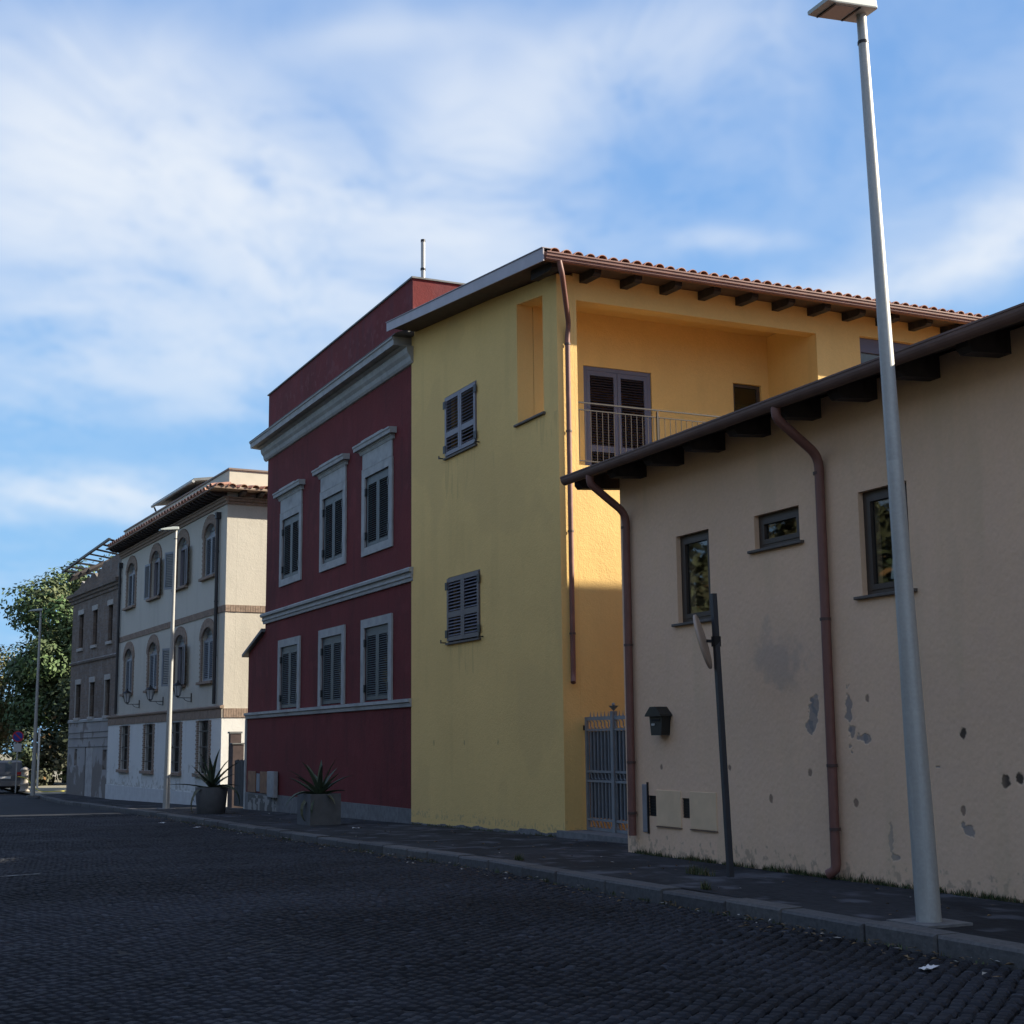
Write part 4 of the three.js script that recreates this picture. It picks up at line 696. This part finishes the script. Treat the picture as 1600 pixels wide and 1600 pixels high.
function planter(x, z, R, Ht, seed, la, lb, sq, big = 1) {
  const p = thing('planter', la, 'planter', [x, G(x), z], .1), a = thing('agave', lb, 'plant', [x, G(x) + Ht - .06, z], 0), r = rng(seed);
  if (sq) { part(p, 'tub', [box(-R, R, 0, Ht, R - .06, R), box(-R, R, 0, Ht, -R, -R + .06), box(-R, -R + .06, 0, Ht, -R + .06, R - .06), box(R - .06, R, 0, Ht, -R + .06, R - .06), box(-R + .06, R - .06, .01, .05, -R + .06, R - .06)], std(grain(.10, .103, .112, .2, seed + 3, 1, 9), .92)); part(p, 'soil', box(-R + .06, R - .06, .05, Ht - .05, -R + .06, R - .06), std(rgb(.04, .03, .022), 1)); }
  else { part(p, 'tub', new THREE.LatheGeometry([[0, 0], [R * .86, 0], [R, Ht], [R - .06, Ht], [R - .08, Ht - .08], [0, Ht - .08]].map((q) => new THREE.Vector2(...q)), 24), std(grain(.115, .117, .125, .2, seed + 3, 1, 9), .92)); part(p, 'soil', new THREE.CylinderGeometry(R - .08, R - .08, .03, 20).translate(0, Ht - .062, 0), std(rgb(.04, .03, .022), 1)); }
  const mats = [std(grain(.042, .062, .035, .3, seed + 7, 1, 5), .5), std(grain(.055, .075, .045, .3, seed + 8, 1, 5), .5), std(grain(.08, .08, .045, .4, seed + 9, 1, 5), .6)];
  for (let k = 0; k < 24; k++) { const o = k / 24, el = lerp(82, 8, Math.pow(o, .8)) * D + (r() - .5) * .2; part(a, 'leaf', agaveLeaf(big * lerp(.62, 1.0, r()), lerp(.055, .085, r()), el, o > .6 && r() > .4 ? lerp(.9, 2.4, r()) : lerp(.05, .5, r()), k * 2.4 + r() * .4), mats[k > 20 ? 2 : Math.floor(r() * 2)]); }
}
planter(-39.7, -9.5, .45, .72, 811, 'round grey concrete planter standing before the timber yard gate', 'spiky agave with drooping outer leaves, before the yard gate', false, 1.3);
planter(-30.2, -9.6, .36, .66, 821, 'square grey concrete planter standing before the red house', 'dark upright agave in the square planter by the red wall', true);

// ───────────────────────── trees ─────────────────────────
const leafMat = new THREE.MeshStandardMaterial({ vertexColors: true, roughness: .75, side: THREE.DoubleSide });
const barkMat = std(grain(.09, .07, .055, .5, 901, 1, 8), .95, { bumpMap: grainBump, bumpScale: .02 });
function crownGeo(r, clumps, perClump, size, tint) {
  const pos = [], col = [], nor = [], a = V(), b = V(), n = V();
  for (const [cx, cy, cz, cr] of clumps) {
    const ct = r(), th = .75 + .5 * r();
    for (let k = 0; k < perClump; k++) {
      const u = r() * 2 - 1, ph = r() * 6.2832, rad = cr * Math.pow(r(), .42), s = Math.sqrt(1 - u * u);
      const x = cx + rad * s * Math.cos(ph), y = cy + rad * u * .8, z = cz + rad * s * Math.sin(ph);
      n.set(s * Math.cos(ph) + (r() - .5) * 1.3, u + .45 + (r() - .5) * 1.3, s * Math.sin(ph) + (r() - .5) * 1.3).normalize();
      a.set(r() - .5, r() - .5, r() - .5).cross(n).normalize(); b.crossVectors(n, a);
      const L = size * (.6 + .8 * r()), w = L * (.38 + .2 * r());
      const q = [[-L, 0], [0, -w], [L, 0], [0, w]].map(([i, j], m) => [x + a.x * i + b.x * j + (m % 2 ? n.x * w * .25 : 0), y + a.y * i + b.y * j, z + a.z * i + b.z * j]);
      pos.push(...q[0], ...q[1], ...q[2], ...q[0], ...q[2], ...q[3]);
      const v = th * (.7 + .6 * r()), dry = r() < tint[3] ? 1 : 0, c = dry ? [.20, .11, .04] : [tint[0] * v * (.8 + .5 * ct), tint[1] * v, tint[2] * v * (.8 + .3 * ct)];
      for (let m = 0; m < 6; m++) { col.push(...c); nor.push(n.x, n.y, n.z); }
    }
  }
  const g = new THREE.BufferGeometry(); g.setAttribute('position', new THREE.Float32BufferAttribute(pos, 3)); g.setAttribute('normal', new THREE.Float32BufferAttribute(nor, 3)); g.setAttribute('color', new THREE.Float32BufferAttribute(col, 3)); return g;
}
function tree(name, label, [x, y, z], { h, low, rx, rz, n, per, cr, leaf: ls, tint, seed, trunk = .3 }, group) {
  const t = thing(name, label, 'tree', [x, y, z], 0, group), r = rng(seed), cl = [], mid = (h + low) / 2, ry = (h - low) / 2;
  for (let k = 0; k < n; k++) { const u = r() * 2 - 1, ph = r() * 6.2832, s = Math.sqrt(1 - u * u), q = Math.pow(r(), .33), lop = .78 + .42 * vn(ph * 1.3 + 20, u * 2 + 20, 64, seed); cl.push([rx * q * s * Math.cos(ph) * lop, mid + ry * q * u, rz * q * s * Math.sin(ph) * lop, cr * (.55 + .8 * r())]); }
  const limbs = [new THREE.CylinderGeometry(trunk * .6, trunk * 1.15, mid + .4, 10).translate(0, (mid + .4) / 2 - .4, 0)];
  for (let k = 0; k < Math.min(n, 14); k++) { const c = cl[k], y0 = lerp(low * .7, mid, r()), A = V(0, y0, 0), B = V(c[0], c[1], c[2]), L = A.distanceTo(B); limbs.push(new THREE.CylinderGeometry(trunk * .12, trunk * .34, L, 6).applyQuaternion(new THREE.Quaternion().setFromUnitVectors(V(0, 1, 0), B.clone().sub(A).normalize())).translate(...A.add(B).multiplyScalar(.5).toArray())); }
  part(t, 'trunk', limbs, barkMat); part(t, 'crown', crownGeo(r, cl, per, ls, tint), leafMat); return t;
}
const gy = -.66, GB = 'trees beyond the ruined house';
tree('broadleaf_tree', 'tall dense dark green tree behind the ruined brick house', [-93, gy, -13.2], { h: 13.4, low: 1.2, rx: 4.6, rz: 4.1, n: 110, per: 420, cr: 1.45, leaf: .145, tint: [.062, .098, .034, 0], seed: 951, trunk: .35 }, GB);
tree('broadleaf_tree', 'highest pale-topped tree standing directly behind the ruin', [-101, gy, -16.2], { h: 15.0, low: 2, rx: 4.6, rz: 3.4, n: 60, per: 380, cr: 1.5, leaf: .145, tint: [.095, .115, .055, 0], seed: 953, trunk: .35 }, GB);
tree('broadleaf_tree', 'loose yellowing tree with sky showing through its crown', [-99, gy, -8.6], { h: 9.6, low: 1.8, rx: 3.6, rz: 2.5, n: 46, per: 280, cr: 1.2, leaf: .145, tint: [.105, .115, .045, .02], seed: 957, trunk: .22 }, GB);
tree('broadleaf_tree', 'low rounded olive-green tree above the parked car', [-108, gy, -9.0], { h: 6.6, low: .6, rx: 3.4, rz: 3.2, n: 30, per: 220, cr: 1.2, leaf: .16, tint: [.075, .10, .036, .01], seed: 959, trunk: .22 }, GB);
tree('broadleaf_tree', 'dark bushy tree filling the gap beside the lane', [-90, gy, -15.5], { h: 7.4, low: .2, rx: 3.6, rz: 3.6, n: 44, per: 260, cr: 1.3, leaf: .16, tint: [.026, .04, .018, .01], seed: 961, trunk: .25 }, GB);
tree('broadleaf_tree', 'unseen leafy tree added behind the ruin to shade the parked car', [-75.2, gy, -18], { h: 9.6, low: 1.5, rx: 3.6, rz: 3.2, n: 50, per: 200, cr: 1.3, leaf: .2, tint: [.06, .09, .034, 0], seed: 963, trunk: .28 }, GB);  // hidden by the ruin, added for the shade it throws on the car
{ const r = rng(971), cl = []; for (let k = 0; k < 80; k++) cl.push([-90 + r() * 3, gy + r() * 3.2, -22 + r() * 12.5, .9]); const o = part(scene, 'hedge', crownGeo(r, cl, 170, .15, [.03, .042, .018, .01]), leafMat); tag(o, 'dark unclipped hedge closing the lane beneath the trees', 'hedge'); }
// trees across the street: behind the viewer, mirrored in the window panes
{
  const GO = 'trees lining the other side of the street', L = 'leafy tree in the row across the street from the houses';
  const a = tree('plane_tree', L, [4, ROAD, 10], { h: 10.4, low: .9, rx: 4.1, rz: 3.0, n: 44, per: 130, cr: 1.7, leaf: .27, tint: [.055, .065, .026, .03], seed: 981, trunk: .3 }, GO);
  for (let k = 1; k < 16; k++) { const c = a.clone(); c.name = numbered('plane_tree'); const x = 4 - k * 6.2; c.position.set(x, G(x) + ROAD, 10 + (k % 3 - 1) * .9); c.rotation.y = k * 1.9; c.scale.setScalar(.9 + .06 * (k * 7 % 5)); scene.add(c); }
}

// ───────────────────────── far end of the street ─────────────────────────
{
  const c = thing('parked_car', 'small dark hatchback parked under the trees, seen from behind', 'car', [-78.2, G(-78) - .02, -7.75], Math.PI), white = std(rgb(.05, .055, .065), .3, { metalness: .1 }), rub = std(rgb(.02, .02, .02), .8);
  // the car points away: its rear is at -x of its own frame
  const prof = [[-1.9, .32], [-1.95, .55], [-1.9, .82], [-1.86, .92], [-1.62, 1.42], [-1.45, 1.49], [.1, 1.50], [.45, 1.42], [1.0, .98], [1.75, .84], [1.95, .62], [1.95, .3], [1.6, .24], [-1.6, .24]];
  part(c, 'body', new THREE.ExtrudeGeometry(new THREE.Shape(prof.map((p) => new THREE.Vector2(...p))), { depth: 1.46, bevelEnabled: true, bevelSize: .06, bevelThickness: .1, bevelSegments: 3 }).translate(0, 0, -.73), white);
  part(c, 'rear_window', bar([-1.885, .98, 0], [-1.71, 1.38, 0], 1.3, .02).rotateX(0), M.glass);
  part(c, 'side_windows', [box(-1.3, -.35, 1.0, 1.38, -.845, .845), box(-.25, .45, 1.0, 1.36, -.845, .845)], M.glass);
  part(c, 'bumper', box(-2.04, -1.7, .3, .55, -.8, .8), std(rgb(.12, .12, .125), .6));
  for (const s of [-1, 1]) part(c, 'taillight', box(-2.0, -1.85, .72, .98, s * .66 - .1, s * .66 + .1), std(rgb(.3, .02, .02), .25));
  part(c, 'number_plate', box(-2.02, -1.97, .66, .77, -.26, .26), std(rgb(.6, .6, .6), .5));
  part(c, 'roof_rail', [bar([-1.3, 1.56, -.62], [.0, 1.56, -.62], .03), bar([-1.3, 1.56, .62], [.0, 1.56, .62], .03)], M.iron);
  for (const x of [-1.25, 1.3]) for (const s of [-1, 1]) { const w = part(c, 'wheel', new THREE.CylinderGeometry(.31, .31, .2, 20).rotateX(Math.PI / 2).translate(x, .31, s * .74), rub); part(w, 'rim', new THREE.CylinderGeometry(.2, .2, .02, 16).rotateX(Math.PI / 2).translate(x, .31, s * .845), M.galv); }
  c.rotation.y = 0; c.rotation.y = Math.PI;
}
{
  const f = thing('drinking_fountain', 'stout ribbed street fountain with hose fixed to its spout', 'fountain', [-75.0, G(-75), -8.55]);
  const m = std(grain(.30, .27, .24, .35, 1001, 1, 9), .7);
  part(f, 'column', new THREE.LatheGeometry([[0, 0], [.26, 0], [.26, .08], [.2, .12], [.2, .34], [.23, .36], [.23, .4], [.18, .43], [.18, .72], [.21, .74], [.21, .79], [.17, .82], [.17, 1.02], [.22, 1.05], [.22, 1.1], [.16, 1.16], [.06, 1.22], [0, 1.24]].map((p) => new THREE.Vector2(...p)), 20), m);
  part(f, 'spout', tube([[.0, .82, .15], [.0, .84, .3], [.0, .76, .36]], .03, 8, .06), M.iron);
  const hs = part(scene, 'hose', tube([[-75.0, G(-75) + .76, -8.2], [-74.6, G(-75) + .7, -8.6], [-74.2, G(-75) + .25, -8.9], [-73.9, G(-75) + .02, -9.2], [-74.2, G(-75) + .02, -10.3], [-75.5, G(-75) + .02, -12.4]], .022, 7, .3), std(rgb(.5, .45, .05), .5)); tag(hs, 'yellow garden hose running from the fountain across the lane', 'hose');
}
{
  const s = thing('no_parking_sign', 'round blue no parking sign with red rim on a grey post', 'sign', [-73.5, G(-73.5), -7.98]);
  part(s, 'post', new THREE.CylinderGeometry(.03, .03, 3.0, 10).translate(0, 1.5, -.0), M.galv);
  const disc = (r, t, x) => new THREE.CylinderGeometry(r, r, t, 28).rotateZ(Math.PI / 2).translate(x, 2.72, .0);
  const d = part(s, 'disc', disc(.27, .012, .04), std(rgb(.45, .02, .03), .5)); part(d, 'blue_field', disc(.215, .006, .05), std(rgb(.02, .04, .28), .5)); part(d, 'red_bar', new THREE.BoxGeometry(.008, .06, .44).rotateX(-45 * D).translate(.057, 2.72, .0), std(rgb(.45, .02, .03), .5));
  part(s, 'plate', box(.035, .045, 1.98, 2.38, -.19, .19), std(rgb(.45, .47, .48), .5));
}
{ const p = thing('marker_post', 'slim white post standing behind the far street lamp', 'post', [-76.5, G(-76), -9.35]); part(p, 'shaft', new THREE.CylinderGeometry(.05, .05, 3.1, 12).translate(0, 1.55, 0), M.whiteMetal); part(p, 'cap', new THREE.SphereGeometry(.055, 12, 8).translate(0, 3.1, 0), M.whiteMetal); }

// ───────────────────────── weeds and litter ─────────────────────────
{
  const r = rng(1101), pos = [], col = [];
  const tuft = (x, y, z, n, h) => { for (let k = 0; k < n; k++) { const a = r() * 6.28, l = h * (.4 + .8 * r()), dx = Math.cos(a), dz = Math.sin(a), bx = x + (r() - .5) * .14, bz = z + (r() - .5) * .06, w = .004 + .006 * r(), lean = .3 + r() * .9; pos.push(bx - dz * w, y, bz + dx * w, bx + dz * w, y, bz - dx * w, bx + dx * l * lean * .6, y + l, bz + dz * l * lean * .6); const v = .5 + r(), c = r() < .3 ? [.11 * v, .09 * v, .045 * v] : [.045 * v, .065 * v, .022 * v]; for (let m = 0; m < 3; m++) col.push(...c); } };
  for (let k = 0; k < 300; k++) { const x = -17.6 + Math.pow(r(), .9) * 10.5; tuft(x, -.01, -10.2 + .02 * r(), 14, .05 + .07 * r() * r()); }
  for (let k = 0; k < 120; k++) { const x = -28.8 + r() * 7; tuft(x, G(x) - .01, -11.22, 8, .07 * r()); }
  for (let k = 0; k < 200; k++) { const x = -6 - r() * 32; tuft(x, G(x) + ROAD - .01, KZ(x) + .02, 8, .02 + .07 * Math.pow(r(), 3)); }
  for (const [x, z] of [[-14.4, -9.15], [-14.2, -9.2], [-14.6, -9.3], [-13.0, -8.35], [-17.4, -8.3]]) for (let k = 0; k < 4; k++) tuft(x + (r() - .5) * .2, 0, z, 16, .09);
  const g = new THREE.BufferGeometry(); g.setAttribute('position', new THREE.Float32BufferAttribute(pos, 3)); g.computeVertexNormals(); g.setAttribute('color', new THREE.Float32BufferAttribute(col, 3));
  tag(part(scene, 'weeds', g, leafMat), 'low weeds and grass growing at wall foot and kerb', 'weeds', null, 'stuff');
}
{
  const r = rng(1201), pos = [], col = [];
  for (let k = 0; k < 900; k++) { const x = -5 - r() * 38, near = r() < .75, z = near ? KZ(x) + .02 + Math.pow(r(), 2) * .5 : -11.0 + r() * 2.6, y = G(x) + (near ? ROAD + .022 : .006), a = r() * 6.28, L = .014 + .03 * r(), w = L * .5, c = Math.cos(a), q = Math.sin(a), t = r() * .02; pos.push(x - c * L, y, z - q * L, x + q * w, y + t, z - c * w, x + c * L, y + t * .5, z + q * L, x - c * L, y, z - q * L, x + c * L, y + t * .5, z + q * L, x - q * w, y + t, z + c * w); const v = .5 + r(), b = r() < .15 ? [.3 * v, .29 * v, .27 * v] : [.13 * v, .085 * v, .04 * v]; for (let m = 0; m < 6; m++) col.push(...b); }
  const g = new THREE.BufferGeometry(); g.setAttribute('position', new THREE.Float32BufferAttribute(pos, 3)); g.computeVertexNormals(); g.setAttribute('color', new THREE.Float32BufferAttribute(col, 3));
  tag(part(scene, 'fallen_leaves', g, leafMat), 'dry leaves and grit gathered along the kerb and pavement', 'leaves', null, 'stuff');
}
{
  const scrap = (name, x, y, z, w, d, ry, label, m) => { const g = new THREE.PlaneGeometry(w, d, 4, 4).rotateX(-Math.PI / 2), p = g.attributes.position, r = rng(Math.round(x * -100)); for (let i = 0; i < p.count; i++) p.setY(i, r() * .022 + .004); const top = g.clone(); const o = part(scene, name, [top, g.translate(0, -.0015, 0)], m); o.geometry.computeVertexNormals(); o.position.set(x, y, z); o.rotation.y = ry; o.name = numbered(name); tag(o, label, 'litter', 'litter in the gutter and on the pavement'); };
  const paper = std(rgb(.66, .66, .68), .8, { side: THREE.DoubleSide });
  scrap('paper_scrap', -8.36, ROAD + .012, -7.30, .09, .16, .4, 'crumpled white paper on the cobbles below the tall lamp', paper);
  scrap('paper_scrap', -27.6, G(-27.6) + .002, -9.55, .14, .12, 1.2, 'white paper scrap lying beside the square planter', paper);
  scrap('paper_scrap', -33.5, G(-33.5) + ROAD + .012, KZ(-33.5) + .5, .12, .25, .9, 'flattened pale wrapper in the gutter before the red house', paper);
  scrap('paper_scrap', -37.0, G(-37) + ROAD + .012, KZ(-37) + .7, .1, .2, 2, 'flattened pale wrapper in the gutter before the yard gate', paper);
}

renderer.render(scene, camera);
